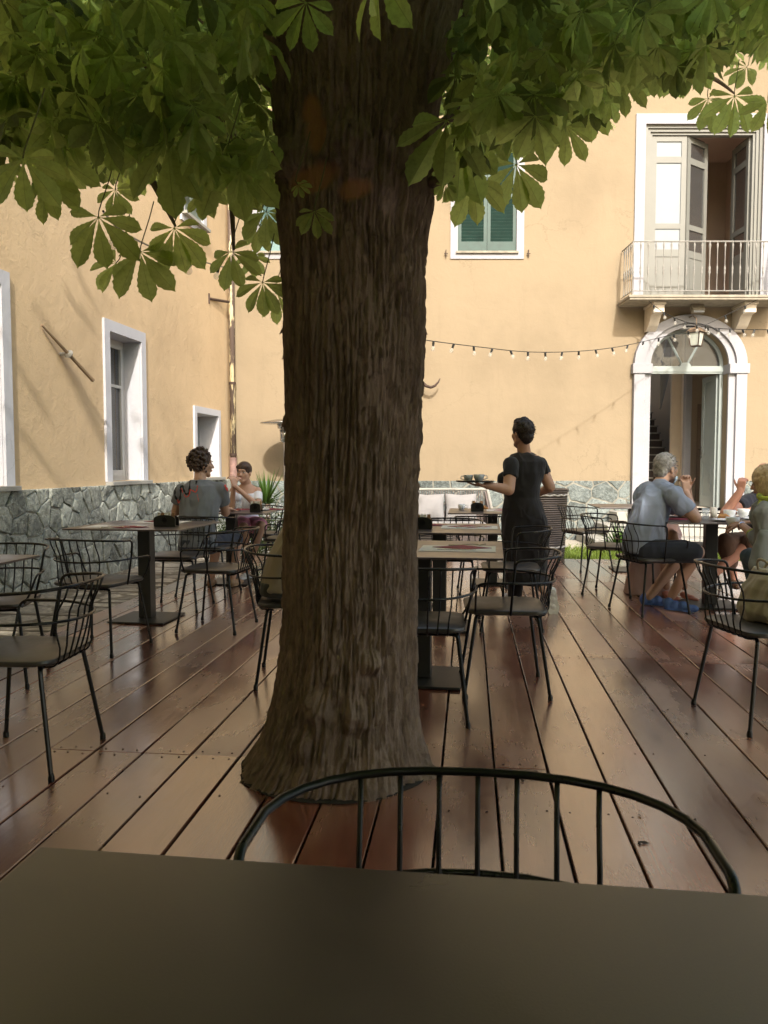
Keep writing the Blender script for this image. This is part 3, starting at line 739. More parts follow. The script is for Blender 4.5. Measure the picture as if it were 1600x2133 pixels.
# hall and staircase behind the doorway
hl = MB(); x0, x1 = XC-0.95, XC+1.7
hl.add([(x0, .402, DF), (x0, 5.2, DF), (x0, 5.2, 5.5), (x0, .402, 5.5), (x1, .402, DF), (x1, 5.2, DF), (x1, 5.2, 5.5), (x1, .402, 5.5)], [(0, 1, 2, 3), (4, 7, 6, 5), (1, 5, 6, 2)]); hl.bx(x0, x1, 0.0, 5.2, DF-0.1, DF)
ho = hl.build('hallway', M['hall'], back)
cw = MB()       # curved wall beside the stairs, pilaster and side recess
cx = bX(1427, 15.3); 
pts = [(bX(1393, 18.3), 4.8), (bX(1401, 17.6), 4.1), (bX(1409, 17.0), 3.5), (bX(1418, 16.2), 2.7), (bX(1424, 15.6), 2.1), (cx, 1.9)]
cw.prism(pts+[(x+.07, y) for x, y in pts[::-1]], DF, 3.9, 'xy'); cw.build('stair_wall', M['hall'], ho)
pl = MB(); pl.bx(cx-0.03, cx+0.09, 1.78, 1.898, DF, 3.9); pl.build('pilaster', M['white'], ho)
dd = MB(); dx0 = bX(1449, 16.4); dd.bx(cx+0.1, dx0+.42, 2.9, 2.95, DF, 3.9); dd.build('inner_wall', M['hall'], ho)
dd = MB(); dd.bx(dx0, dx0+0.26, 2.86, 2.89, DF, bZ(842, 16.4)); dd.build('inner_door', M['hall_dark'], ho)
sc = MB(); ri = MB()
ns_ = 14; 
for i in range(ns_):
    y = 2.7+i*0.20; z = DF+0.165*(i+1); xr = bX(1417-i*5.6, YB+y)
    ri.bx(x0+.002, xr, y, y+0.2, z-0.165, z-0.028); sc.bx(x0+.002, xr+0.02, y-0.025, y+0.2, z-0.028, z)
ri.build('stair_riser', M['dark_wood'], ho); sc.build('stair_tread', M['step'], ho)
rg = MB()
for i in range(12):
    y = 3.2+i*0.14; u = 1372+i*2.1; x = bX(u, YB+y); zb = bZ(852-i*9.5, YB+y); rg.tube([(x, y, zb), (x, y, zb+0.95)], 0.012, 6)
    if i == 0: p0 = (x, y, zb)
pz_ = (x, y, zb); rg.tube([p0, pz_], 0.02, 6); rg.tube([(p0[0], p0[1], p0[2]+.95), (pz_[0], pz_[1], pz_[2]+.95)], 0.02, 6)
rg.build('stair_railing', M['step'], ho)
# entrance steps
es = empty('entrance_steps', (XC, YB-0.6, 0), 0, 'pale stone entrance steps below the arched doorway', 'steps')
for i, (w, dpt) in enumerate(((1.9, 1.15), (1.6, 0.80), (1.35, 0.45))):
    q = MB(); q.bx(-w, w, 0.6-dpt-0.13, 0.6-0.105, -0.12+0.19*i+ (0.001 if i else 0), 0.07+0.19*i); q.build('step', M['step'], es, bevel=0.012)

# ================================================================ SIDE BUILDING (left)
side = empty('ochre_building', C0, atan2(-DL.y, -DL.x), 'ochre rendered building along the left side with stone base and deep windows', 'building')
def LS(u, v=1000):      # distance along the side wall from the corner, height
    d = W(u, v, 1.0); rx = d.x; t = (C0.y*DL.x-C0.x*DL.y)/(DL.x-rx*DL.y)     # P = t*(rx,1) ; P=C0-s*DL
    s = (C0.y-t)/DL.y; return s, W(u, v, t).z
sw = MB(); sw.bx(0.0, 20, -0.45, 0, -0.3, 9.2); so = sw.build('wall', M['wall_side'], side)
cuts = []
def cutS(x0, x1, z0, z1):
    m = MB(); m.bx(x0, x1, -0.8, 0.2, z0, z1); o = m.build('cutter', M['wall']); o.location = C0; o.rotation_euler = side.rotation_euler; cuts.append(o)
def win_rect(uL, uR, vTL, vTR, zb=None):
    sL, zL = LS(uL, vTL); sR, zR = LS(uR, vTR); return sR, sL, (zL+zR)/2
A0, A1, AZ = win_rect(224, 290, 689, 713)
B0, B1, BZ = win_rect(407, 452, 860, 867)
CW0 = LS(8)[0]; CW1 = CW0+0.95; CZ = LS(8, 596)[1]
U0, U1 = LS(428)[0], LS(390)[0]; UZ = LS(410, 466)[1]
cutS(A0, A1, 1.03, AZ); cutS(B0, B1, 1.03, BZ); cutS(CW0, CW1, 1.03, CZ); cutS(U0, U1, UZ, UZ+1.5)
cut(so, cuts)
sp = MB()
sp.bx(0.02, 20, 0.002, 0.04, -0.3, 0.985); sp.build('mortar_bed', M['mortar_side'], side); stone_cladding('stone_plinth', 0.04, 13.0, -0.15, 0.99, .205, .235, 0.038, 1, side, M['stones_side'], None, 7, .034, .006)
for (w0, w1, z0, zt, kind) in ((A0, A1, 1.03, AZ, 'casement'), (B0, B1, 1.03, BZ, 'niche'), (CW0, CW1, 1.03, CZ, 'casement'), (U0, U1, UZ, UZ+1.5, 'shutter')):
    w = 0.13 if kind != 'niche' else 0.10
    o = rect_surround(w0, w1, z0, zt, w, 0.001, 0.03, M['white_side_lifted'], 'window', side)
    if kind == 'shutter':
        q = MB(); q.bx(w0-w, w1+w, 0.001, 0.029, z0-w, z0-.001); q.build('lower_band', M['white_side_lifted'], o)
    rv = MB()   # painted reveal lining
    rv.bx(w0-0.0, w0+0.006, -0.32, 0.0, z0+.002, zt-.002); rv.bx(w1-0.006, w1, -0.32, 0.0, z0+.002, zt-.002); rv.bx(w0+.006, w1-.006, -0.32, 0, zt-0.006, zt-.001)
    rv.build('reveal', M['white_side_lifted'], o)
    q = MB(); q.bx(w0-0.12, w1+0.12, -0.3, 0.10, z0-0.045, z0-0.001); q.build('sill', M['step'], o, bevel=0.004)
    if kind == 'casement':
        xm = (w0+w1)/2; yb = -0.27
        q = MB(); t = 0.05
        q.bx(w0+.007, w0+t+.007, yb, yb+0.06, z0, zt-.007); q.bx(w1-t-.007, w1-.007, yb, yb+0.06, z0, zt-.007); q.bx(w0+t+.007, w1-t-.007, yb, yb+.06, zt-t-.007, zt-.007); q.bx(w0+t+.007, w1-t-.007, yb, yb+.06, z0, z0+t)
        q.build('frame', M['pale_frame_lifted'], o)
        zr = z0+(zt-z0)*0.66
        for (a, b) in ((w0+t+.01, xm-.002), (xm+.002, w1-t-.01)):
            q = MB(); yb2 = yb+0.02; s_ = 0.045
            q.bx(a, a+s_, yb2, yb2+.05, z0+t, zt-t-.01); q.bx(b-s_, b, yb2, yb2+.05, z0+t, zt-t-.01)
            for zc, hh in ((z0+t, .08), (zr, .035), (zt-t-.06, .05)): q.bx(a+s_, b-s_, yb2+.002, yb2+.048, zc, zc+hh)
            q.build('casement', M['pale_frame_lifted'], o)
            q = MB(); q.bx(a+s_-.003, b-s_+.003, yb2+.02, yb2+.026, z0+t, zt-t); q.build('pane', M['glass'], o)
        q = MB(); n = 28
        for i in range(n):
            xa = w0+(w1-w0)*i/n; xb = w0+(w1-w0)*(i+1)/n
            q.add([(xa, -0.34+0.012*(i % 2), z0), (xb, -0.34+0.012*((i+1) % 2), z0), (xb, -0.34+0.012*((i+1) % 2), zt), (xa, -0.34+0.012*(i % 2), zt)], [(0, 1, 2, 3)])
        q.build('curtain', M['curtain'], o)
    elif kind == 'niche':
        q = MB(); q.bx(w0+.007, w1-.007, -0.34, -0.3, z0, zt-.007); q.bx(w0+.1, w1-.1, -0.3, -0.285, z0+.08, zt-.1); q.build('panel', simple('grey_window_board', (0.22, 0.235, 0.24), 0.7, var=0.2, scale=2), o)
    else:
        xm = (w0+w1)/2
        for a, b in ((w0+.01, xm-.003), (xm+.003, w1-.01)):
            q = MB(); louvre(q, a, b, -0.03, z0+.02, zt-.01, 10, ang=-0.6, rails=(z0+.75,)); q.build('shutter', simple('grey_green_shutter', (0.13, 0.16, 0.13), 0.6), o)
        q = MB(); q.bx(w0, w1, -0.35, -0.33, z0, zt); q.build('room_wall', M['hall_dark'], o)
rfs = MB(); rfs.bx(-0.5, 20, -0.5, 0.5, 9.202, 9.32); rfs.build('eaves', M['white_side_lifted'], side)

# ---------------------------------------------------------------- things on the walls
dp = empty('drain_pipe', (C0.x+0.06, 13.40, 0), 0, 'tall brown metal downpipe with flaking pale paint in the courtyard corner', 'pipe')
m = MB(); m.tube([(0, 0, 1.05), (0, 0, 8.8)], 0.05, 12)
pm, ns, ls, bs = newmat('flaking_pipe_paint'); t = tex(ns, ls, 5, 7, 0.7, mapping=(1.6, 1.6, 0.25)); r = ramp(ns, [(0.52, srgb(96, 82, 74)), (0.56, srgb(220, 205, 165))]); ls.new(t.outputs[0], r.inputs[0]); ls.new(r.outputs[0], bs.inputs['Base Color']); bs.inputs['Roughness'].default_value = 0.6
m.build('pipe', pm, dp, smooth=True)
m = MB(); m.tube([(0, 0, -0.1), (0, 0, 1.35)], 0.062, 12); m.build('lower_pipe', simple('rusty_pink_pipe', (0.20, 0.12, 0.10), 0.7, var=0.4, scale=10), dp, smooth=True)
m = MB()
for z in (1.4, 2.6, 4.6, 6.6): m.lathe([(0.06, -0.02), (0.062, -0.02), (0.062, 0.02), (0.06, 0.02)], 12, (0, 0, z))
m.build('collar', M['iron_dark'], dp)
def onside(s, y, z): p = side.matrix_basis; return C0 + (-DL)*s + Vector((DL.y, -DL.x, 0))*y + Vector((0, 0, z))
s_, z_ = LS(435, 622)
br = empty('iron_stay', onside(s_, 0, z_), 0, 'thin dark iron arm sticking out beside the downpipe', 'bracket')
a = Vector((0, 0, 0)); e = W(476, 629, 13.3)-br.location
m = MB(); m.tube([a, e], 0.022, 8); m.tube([(0, 0, -.08), (0, 0, .08)], 0.02, 6); m.build('rod', M['iron_dark'], br)
s1_, z1_ = LS(83, 677); s2_, z2_ = LS(165, 793)
fr_ = empty('flagpole_holder', onside(s1_, 0, z1_), 0, 'slanted wooden rod held to the ochre wall by a cream ring', 'rod')
pA = Vector((0, 0, 0))+Vector((DL.y, -DL.x, 0))*0.02; pB = onside(s2_, 0.16, z2_)-fr_.location
m = MB(); m.tube([pA, pA.lerp(pB, 0.5), pB], [0.01, 0.018, 0.022], 8); m.build('rod', simple('weathered_rod', (0.25, 0.17, 0.10), 0.7), fr_)
m = MB(); pc = pA.lerp(pB, 0.5); m.lathe([(0.03, -0.025), (0.05, 0), (0.03, 0.025)], 12, pc, pB-pA); m.tube([pc, pc-Vector((DL.y, -DL.x, 0))*0.1], 0.02, 6); m.build('ring', M['step'], fr_)
hk = empty('iron_hook', W(878, 795, 13.5), 0, 'curved iron hook fixed to the yellow wall beside the trunk', 'hook')
m = MB(); o0 = hk.location; pts = [W(u, v, 13.3)-o0 for u, v in ((872, 786), (880, 797), (888, 804), (898, 807), (907, 803), (913, 796), (917, 788))]
m.tube(pts, [0.03, .028, .026, .024, .02, .015, .006], 8); m.lathe([(0.05, 0), (0.045, 0.2), (0.03, 0.22)], 10, W(874, 791, 13.5)-o0, (0, -1, 0)); m.build('hook', M['iron_dark'], hk, smooth=True)
# lantern over the door, floodlight
lp = W(1450, 705, 13.1)
ln = empty('wall_lantern', lp, 0, 'small glass lantern with a pointed brown roof hanging over the arched doorway', 'lantern')
m = MB(); m.lathe([(0.17, 0.10), (0.165, 0.115), (0.09, 0.17), (0.02, 0.185), (0.015, 0.22), (0.0, 0.22)], 4, (0, 0, 0)); m.tube([(0, 0, .2), (0, 0.0, .32), (0, .15, .40), (0, .38, .40)], 0.008, 6); m.build('cap', simple('rusty_lantern_top', (0.16, 0.11, 0.07), 0.6, var=.3), ln)
m = MB()
for k in range(4):
    a = pi/2*k; m.tube([(0.135*cos(a), 0.135*sin(a), 0.10), (0.09*cos(a), 0.09*sin(a), -0.12)], 0.009, 5)
m.lathe([(0.098, -0.13), (0.098, -0.115)], 4); m.lathe([(0.140, 0.085), (0.140, 0.10)], 4); m.build('cage', M['iron_dark'], ln)
m = MB(); m.lathe([(0.088, -0.115), (0.128, 0.09)], 4); m.build('glass', simple('frosted_lantern_glass', (0.42, 0.45, 0.40), 0.3), ln)
fp = W(1453, 643, 13.2)
fd = empty('floodlight', fp, 0, 'small square floodlight under the balcony slab', 'floodlight')
m = MB(); m.box((0, 0, 0), (0.2, 0.09, 0.13), Matrix.Rotation(radians(-35), 3, 'X')); m.tube([(-0.1, 0, 0), (-.1, .02, .1), (.1, .02, .1), (.1, 0, 0)], 0.008, 5); m.tube([(0, .02, .1), (0, 0.05, .2)], .008, 5); m.build('housing', M['concrete'], fd)
m = MB(); m.box((0, -0.048, -0.03), (0.17, 0.006, 0.10), Matrix.Rotation(radians(-35), 3, 'X')); m.build('lens', M['china_grey'], fd)
# festoon lights
def festoon(pts2, label, n, name='string_lights'):
    """pts2: points of the hanging cable"""
    o = empty(name, pts2[0], 0, label, 'string lights', 'festoon strings over the courtyard'); o0 = Vector(pts2[0])
    P = [Vector(p)-o0 for p in pts2]
    # resample (Catmull)
    C = []
    for i in range(len(P)-1):
        p0 = P[max(i-1, 0)]; p1 = P[i]; p2 = P[i+1]; p3 = P[min(i+2, len(P)-1)]
        for j in range(8):
            t = j/8; C.append(0.5*((2*p1)+(-p0+p2)*t+(2*p0-5*p1+4*p2-p3)*t*t+(-p0+3*p1-3*p2+p3)*t*t*t))
    C.append(P[-1])
    m = MB(); m.tube(C, 0.0055, 6); m.build('cable', M['dark_plastic'], o)
    tot = sum((C[i+1]-C[i]).length for i in range(len(C)-1)); rnd = random.Random(int(tot*100))
    if n == 0: return o
    for b in range(n):
        d = tot*(b+0.5)/n; i = 0
        while i < len(C)-2 and d > (C[i+1]-C[i]).length: d -= (C[i+1]-C[i]).length; i += 1
        p = C[i].lerp(C[i+1], min(1, d/max(1e-6, (C[i+1]-C[i]).length)))
        ax = Vector((rnd.uniform(-.45, .45), rnd.uniform(-.2, .2), -1)).normalized()
        s_ = MB(); s_.lathe([(0.012, 0), (0.016, 0.01), (0.015, 0.055), (0.011, 0.06)], 8, p, ax); so_ = s_.build('socket', M['dark_plastic'], o)
        q = MB(); q.lathe([(0.010, 0.055), (0.018, 0.068), (0.026, 0.085), (0.027, 0.096), (0.021, 0.112), (0.008, 0.121), (0.0, 0.122)], 12, p, ax); q.build('bulb', M['bulb'], o, smooth=True)
    return o
M['bulb'] = glass_mat('clear_bulb_glass', (0.6, 0.58, 0.52), 0.05, 0.25)
festoon([W(840, 700, 9.5), W(890, 709, 9.8), W(1000, 723, 10.4), W(1100, 733, 11.0), W(1200, 732, 11.6), W(1290, 722, 12.1), W(1380, 702, 12.6), W(1448, 686, 13.0)], 'long sagging festoon string running from the trunk to the arched doorway', 17)
festoon([W(1352, 628, 12.9), W(1385, 652, 12.9), W(1430, 671, 12.7), W(1480, 682, 12.4), W(1540, 686, 12.0), W(1640, 687, 11.4)], 'festoon string from the left balcony bracket sagging to the right', 12)
festoon([W(1448, 686, 13.0), W(1480, 672, 13.0), W(1530, 648, 12.95), W(1575, 626, 12.9)], 'short festoon string rising to the right balcony bracket', 3)
festoon([W(215, 440, 3.6), W(255, 482, 4.2), W(325, 518, 5.0), W(395, 538, 6.0), W(480, 560, 7.5)], 'festoon string among the hanging leaves left of the trunk', 4)
# ================================================================ THE CHESTNUT TREE
M['shrub_dry'] = simple('dry_leaf', (.22, .15, .06), .8)
import numpy as np
TY = 3.12
tree = empty('chestnut_tree', (0, 0, 0), 0, 'big horse chestnut tree with a thick dark trunk rising through the deck', 'tree')
SIL = [(-900, 380, 1180), (-300, 470, 1060), (-60, 520, 985), (0, 536, 962), (100, 548, 932), (200, 566, 914), (300, 575, 905), (420, 571, 898), (500, 581, 885), (600, 588, 884), (700, 588, 884), (900, 594, 873), (1100, 591, 865), (1300, 589, 866), (1400, 578, 867), (1450, 570, 868), (1500, 556, 869), (1550, 538, 878), (1600, 505, 893), (1635, 470, 900), (1700, 455, 905)]
sil = []
for v, a, b in SIL:
    p, q = W(a, v, TY-0.06), W(b, v, TY-0.06); sil.append((p.z, p.x, q.x))
sil.sort()
def silh(z):
    if z <= sil[0][0]: return sil[0][1], sil[0][2]
    for i in range(len(sil)-1):
        if z <= sil[i+1][0]:
            t = (z-sil[i][0])/(sil[i+1][0]-sil[i][0]); return sil[i][1]*(1-t)+sil[i+1][1]*t, sil[i][2]*(1-t)+sil[i+1][2]*t
    return sil[-1][1], sil[-1][2]
def trunk():
    NA, NZ = 400, 560; z0, z1 = -0.12, 3.75; vs = []; bare = []
    spots = [(W(655, 365, TY-.3), .085, .05), (W(735, 390, TY-.3), .06, .035), (W(648, 220, TY-.3), .04, .05), (W(655, 270, TY-.3), .035, .07)]
    knots = [(W(775, 1385, TY-.28), .07, .05), (W(745, 1500, TY-.31), .09, .05), (W(650, 1480, TY-.30), .09, .045), (W(760, 1610, TY-.38), .09, .06), (W(890, 1620, TY-.1), .08, .06), (W(600, 1560, TY-.3), .1, .03), (W(830, 1240, TY-.22), .06, .03), (W(720, 300, TY-.3), .13, .045), (W(600, 330, TY-.2), .1, .05)]
    for j in range(NZ+1):
        z = z0+(z1-z0)*j/NZ; xl, xr = silh(z); cx = (xl+xr)/2; hw = (xr-xl)/2
        fl = math.exp(-max(z, 0)/0.16)
        for i in range(NA):
            a = 2*pi*i/NA; c, s = cos(a), sin(a)
            ry = hw*(0.98-0.0*fl) if z > 0.45 else hw*(0.98 - 0.12*fl)
            r = 1.0
            lob = 0.05*fl*sin(a*5+1.0)+0.03*sin(a*3+z*0.8)+0.018*sin(a*7+z*1.7+2)
            x = cx+hw*c*(1+lob*(0.35 if abs(c) > .8 else 1)); y = TY+ry*s*(1+lob)
            # bark: long vertical plates
            p = Vector((c*2.6, s*2.6, z*0.55)); n1 = noise.noise(p*3.2+Vector((noise.noise(Vector((c*3, s*3, z*2)))*.5, 0, 0)))
            n2 = noise.noise(Vector((c*14, s*14, z*2.1))); n3 = noise.noise(Vector((c*34, s*34, z*6.0)))
            n4 = noise.noise(Vector((c*60, s*60, z*14))); d = 0.010*n1+0.007*(1-abs(n2)*2.2)*0.7+0.0065*n3+0.004*n4
            if n3 > 0.2: d += 0.004
            wz = noise.noise(Vector((c*4, s*4, z*2.6))); nr_ = noise.noise(Vector((c*10+wz, s*10+wz, z*1.9))); nr2 = noise.noise(Vector((c*21+wz*2, s*21, z*9+wz*2)))
            d -= 0.011*max(0, 1-abs(nr_)*7)+0.007*max(0, 1-abs(nr2)*6)
            P = Vector((x, y, z))
            for kp, kr, kh in knots:
                dd = (P-kp).length/kr
                if dd < 1.6: d += kh*math.exp(-dd*dd*1.6)*(1+0.5*noise.noise(P*30)) - 0.02*math.exp(-(dd-0.9)**2*20)*0.6
            b = 0.0
            for sp, sa, sb in spots:
                dd = sqrt(((x-sp.x)/sa)**2+((z-sp.z)/sb)**2)+0.5*noise.noise(P*12)
                if s < 0 and dd < 1.2: b = max(b, min(1, (1.2-dd)*2.2)); 
            if b > 0: d = d*(1-b*0.8)-0.008*b
            vs.append((x+c*d, y+s*d, z)); bare.append(b*0.85)
    fs = [(j*NA+i, j*NA+(i+1) % NA, (j+1)*NA+(i+1) % NA, (j+1)*NA+i) for j in range(NZ) for i in range(NA)]
    me = bpy.data.meshes.new('trunk'); me.from_pydata(vs, [], fs)
    at = me.attributes.new('bare', 'FLOAT', 'POINT'); at.data.foreach_set('value', bare)
    me.materials.append(M['bark']); me.polygons.foreach_set('use_smooth', [True]*len(me.polygons)); me.update()
    o = bpy.data.objects.new('trunk', me); COL.objects.link(o); o.parent = tree
    # loose flakes of bark on the outline
    rnd = random.Random(4)
    for (u, v, sdx) in ((886, 545, 1), (888, 690, 1), (882, 745, 1), (878, 830, 1), (585, 690, -1), (590, 740, -1), (588, 880, -1), (874, 890, 1), (870, 1000, 1), (884, 620, 1)):
        p = W(u-sdx*3, v, TY-.03); h = rnd.uniform(.012, .03)
        fk = MB(); fk.add([p+Vector((0, 0, h)), p+Vector((-sdx*.01, -.012, -h*.2)), p+Vector((sdx*.012, 0, -h)), p+Vector((sdx*.006, .02, 0)), p+Vector((sdx*.007, -.004, -.2*h))], [(0, 1, 4), (1, 2, 4), (2, 3, 4), (3, 0, 4)]); fk.build('bark_flake', M['bark'], tree)
    # limbs
    def limb(pts, r0, r1, nm='limb'):
        P = [Vector(p) for p in pts]; C = []
        for i in range(len(P)-1):
            p0 = P[max(i-1, 0)]; p1 = P[i]; p2 = P[i+1]; p3 = P[min(i+2, len(P)-1)]
            for j in range(6):
                t = j/6; C.append(0.5*((2*p1)+(-p0+p2)*t+(2*p0-5*p1+4*p2-p3)*t*t+(-p0+3*p1-3*p2+p3)*t*t*t))
        C.append(P[-1]); n = len(C)
        m = MB(); m.tube(C, [(r0+(r1-r0)*(i/(n-1))**0.8)*(1+0.08*noise.noise(c*6)) for i, c in enumerate(C)], 14); return m.build(nm, M['bark'], tree, smooth=True), C
    L1 = limb([(-0.15, TY, 3.2), (-0.7, TY+.2, 3.9), (-1.7, TY+.6, 4.6), (-3.0, TY+1.2, 5.4)], 0.26, 0.06)
    L2 = limb([(0.1, TY, 3.1), (0.7, TY+.1, 3.9), (1.8, TY+.5, 4.7), (3.4, TY+1.0, 5.5)], 0.28, 0.06)
    L3 = limb([(-0.1, TY+.1, 3.2), (-0.2, TY+1.2, 4.2), (0.3, TY+2.6, 5.2)], 0.25, 0.06)
    L4 = limb([(-0.1, TY, 3.2), (-0.4, TY-1.4, 4.1), (-0.8, TY-3.4, 4.8), (-1.0, TY-5.4, 5.2)], 0.25, 0.06)
    L5 = limb([(0.0, TY, 3.2), (0.9, TY-1.2, 4.0), (2.4, TY-3.0, 4.9)], 0.24, 0.05)
    for pts in ([(W(880, 285, 2.95)), W(960, 230, 3.3), W(1040, 170, 3.8), W(1110, 100, 4.2), W(1180, 20, 4.6)],
                [W(560, 330, 3.0), W(490, 290, 3.1), W(400, 220, 3.3), W(280, 120, 3.6), W(160, 40, 4.0)],
                [W(565, 180, 3.1), W(440, 60, 3.8), W(300, -60, 4.5)],
                [W(900, 150, 3.1), W(1010, 60, 3.6), W(1130, -40, 4.2)],
                [W(900, 380, 3.0), W(925, 375, 2.95), W(945, 366, 2.9)],
                [W(1180, 20, 4.6), W(1330, 90, 4.9), W(1480, 160, 5.1), W(1530, 195, 5.2)],
                [W(160, 40, 4.0), W(250, 250, 3.6), W(330, 400, 3.3), W(365, 470, 3.1)],
                [W(455, 230, 3.2), W(480, 400, 3.1), W(487, 520, 3.05)]):
        limb(pts, 0.022 if pts[0].z < 3 else 0.035, 0.005, 'branch')
trunk()
sr = MB(); rnd_ = random.Random(2); ins = []; outs = []
for k in range(73):
    a = 2*pi*k/72; xl, xr = silh(0.0); cx = (xl+xr)/2; hw = (xr-xl)/2; r0 = .85; r1 = .99+.05*noise.noise(Vector((cos(a)*3, sin(a)*3, 1)))
    ins.append((cx+hw*cos(a)*r0, TY+hw*.86*sin(a)*r0)); outs.append((cx+hw*cos(a)*r1, TY+hw*.93*sin(a)*r1))
sr.band(ins, outs, 0.0015, 0.005, 'xy')
tag(sr.build('soil_gap_ring', simple('dark_gap_soil', (0.018, 0.013, 0.010), 0.9, var=.5, scale=30, bmp=1.0, bscale=60)), kind='structure')  # dark soil colour also stands in for shadow in the deck gap
rnd_ = random.Random(15)
for k in range(14):
    p = G(rnd_.uniform(80, 1540), rnd_.uniform(1290, 1760)); 
    if abs(p.x+.13) < .6 and abs(p.y-TY) < .5: continue
    o = empty('fallen_leaf', (p.x, p.y, .003), rnd_.uniform(0, 6), 'small dry leaf scrap lying on the wooden deck', 'leaf', 'dry leaf scraps on the deck'); m = MB(); l = rnd_.uniform(.008, .022); w_ = l*.45
    m.add([(-l, 0, 0), (-l*.2, -w_, .003), (l, 0, .004), (l*.1, w_, .001), (0, 0, .005)], [(0, 1, 4), (1, 2, 4), (2, 3, 4), (3, 0, 4)]); m.build('blade', M['iron_dark'] if k % 3 else M['shrub_dry'], o)

def leaflet(length, width, rows, fine, droop, fold, seed):
    rnd = random.Random(seed); V = []; F = []; VE = []
    for i in range(rows+1):
        t = i/rows
        w = width*0.5*(math.sin(min(1, t/0.68)*pi/2)**1.75 if t < 0.68 else max(0, 1-((t-0.68)/0.32)**1.7))
        if t > 0.93: w = width*0.10*(1-t)/0.07
        if i == 0: w = width*0.03
        if i and i < rows and fine: w *= 1.0 + (0.07 if i % 2 else -0.05)
        y = length*t*(1-0.10*t*droop); z = -droop*length*0.38*t*t
        up = fold*w
        if fine:
            for x, zz, ve in ((-w, up, 0.0), (-w*0.5, up*0.5-0.002*sin(i*pi), 0.25), (-w*0.05, 0.0, 0.4), (0, -0.0008, 1.0), (w*0.05, 0.0, 0.4), (w*0.5, up*0.5, 0.25), (w, up, 0.0)):
                vv = ve if abs(x) < w*.2 else (0.55 if i % 2 == 0 else 0.0)*(1 if abs(x) > 0 else 0)*0.9
                V.append((x, y-abs(x)*0.0+abs(x)*0.25, z+zz)); VE.append(vv)
        else:
            for x in (-w, 0, w): V.append((x, y, z+(up if x else 0))); VE.append(0)
    c = 7 if fine else 3
    for i in range(rows):
        for k in range(c-1): F.append((i*c+k, i*c+k+1, (i+1)*c+k+1, (i+1)*c+k))
    return np.array(V), np.array(F), np.array(VE)
def leaf_template(rows, fine, seed, droop=0.5, spread=1.0):
    rnd = random.Random(seed); V = []; F = []; VE = []; b = 0
    for ang, ln in ((0, 1.0), (33, .96), (-33, .97), (68, .84), (-70, .82), (108, .58), (-110, .6)):
        L_ = ln*rnd.uniform(.9, 1.08); a = radians((ang+rnd.uniform(-5, 5))*spread)
        v, f, ve = leaflet(L_, L_*0.36, rows, fine, droop*rnd.uniform(.6, 1.4), rnd.uniform(.1, .5), seed*7+ang)
        tw = rnd.uniform(-.35, .35); x, z = v[:, 0]*cos(tw)-v[:, 2]*sin(tw)*0, v[:, 2]+v[:, 0]*sin(tw); v = np.stack([x, v[:, 1], z], 1)
        dn = rnd.uniform(-.05, .35)*droop*2; y = v[:, 1]*cos(dn)+v[:, 2]*sin(dn); z = -v[:, 1]*sin(dn)+v[:, 2]*cos(dn)
        x = v[:, 0]; V.append(np.stack([x*cos(a)+y*sin(a), -x*sin(a)+y*cos(a), z], 1)); F.append(f+b); VE.append(ve); b += len(v)
    return np.concatenate(V), np.concatenate(F), np.concatenate(VE)
def leaf_cloud(name, items, temps, mat, parent):
    """items: (position, T, N, length, tone)"""
    Vs, Fs, Ts, Es = [], [], [], []; b = 0
    for i, (p, T, N, ln, tone) in enumerate(items):
        tv, tf, te = temps[i % len(temps)]
        T = Vector(T).normalized(); N = Vector(N); N = (N-T*N.dot(T)).normalized(); X = T.cross(N)
        R = np.array([[X.x, T.x, N.x], [X.y, T.y, N.y], [X.z, T.z, N.z]])*ln
        Vs.append(tv @ R.T + np.array(p)[None, :]); Fs.append(tf+b); b += len(tv); Ts.append(np.full(len(tv), tone)); Es.append(te)
    V = np.concatenate(Vs); F = np.concatenate(Fs); me = bpy.data.meshes.new(name)
    me.vertices.add(len(V)); me.vertices.foreach_set('co', V.ravel()); me.loops.add(F.size); me.loops.foreach_set('vertex_index', F.ravel())
    me.polygons.add(len(F)); me.polygons.foreach_set('loop_start', np.arange(len(F))*4); me.polygons.foreach_set('loop_total', np.full(len(F), 4))
    me.update(calc_edges=True)
    me.attributes.new('tone', 'FLOAT', 'POINT').data.foreach_set('value', np.concatenate(Ts))
    me.attributes.new('vein', 'FLOAT', 'POINT').data.foreach_set('value', np.concatenate(Es))
    me.materials.append(mat); me.polygons.foreach_set('use_smooth', [True]*len(me.polygons))
    o = bpy.data.objects.new(name, me); COL.objects.link(o); o.parent = parent; return o
M['leaf'] = leaf_mat('chestnut_leaf', (0.065, 0.090, 0.025), (0.115, 0.145, 0.045), (0.76, 0.92, 0.30), 0.68)
LIM = [(-200, 380), (0, 385), (40, 340), (110, 405), (200, 385), (260, 385), (330, 400), (400, 395), (470, 430), (520, 430), (575, 440), (600, 300), (740, 120), (880, 260), (905, 400), (960, 385), (1020, 350), (1090, 330), (1150, 310), (1200, 290), (1260, 272), (1310, 225), (1340, 185), (1400, 200), (1450, 205), (1500, 175), (1550, 115), (1600, 150), (1800, 150)]
def vlim(u):
    if u <= LIM[0][0]: return LIM[0][1]
    for (a, va), (b, vb) in zip(LIM, LIM[1:]):
        if u <= b: return va+(vb-va)*(u-a)/(b-a)
    return LIM[-1][1]
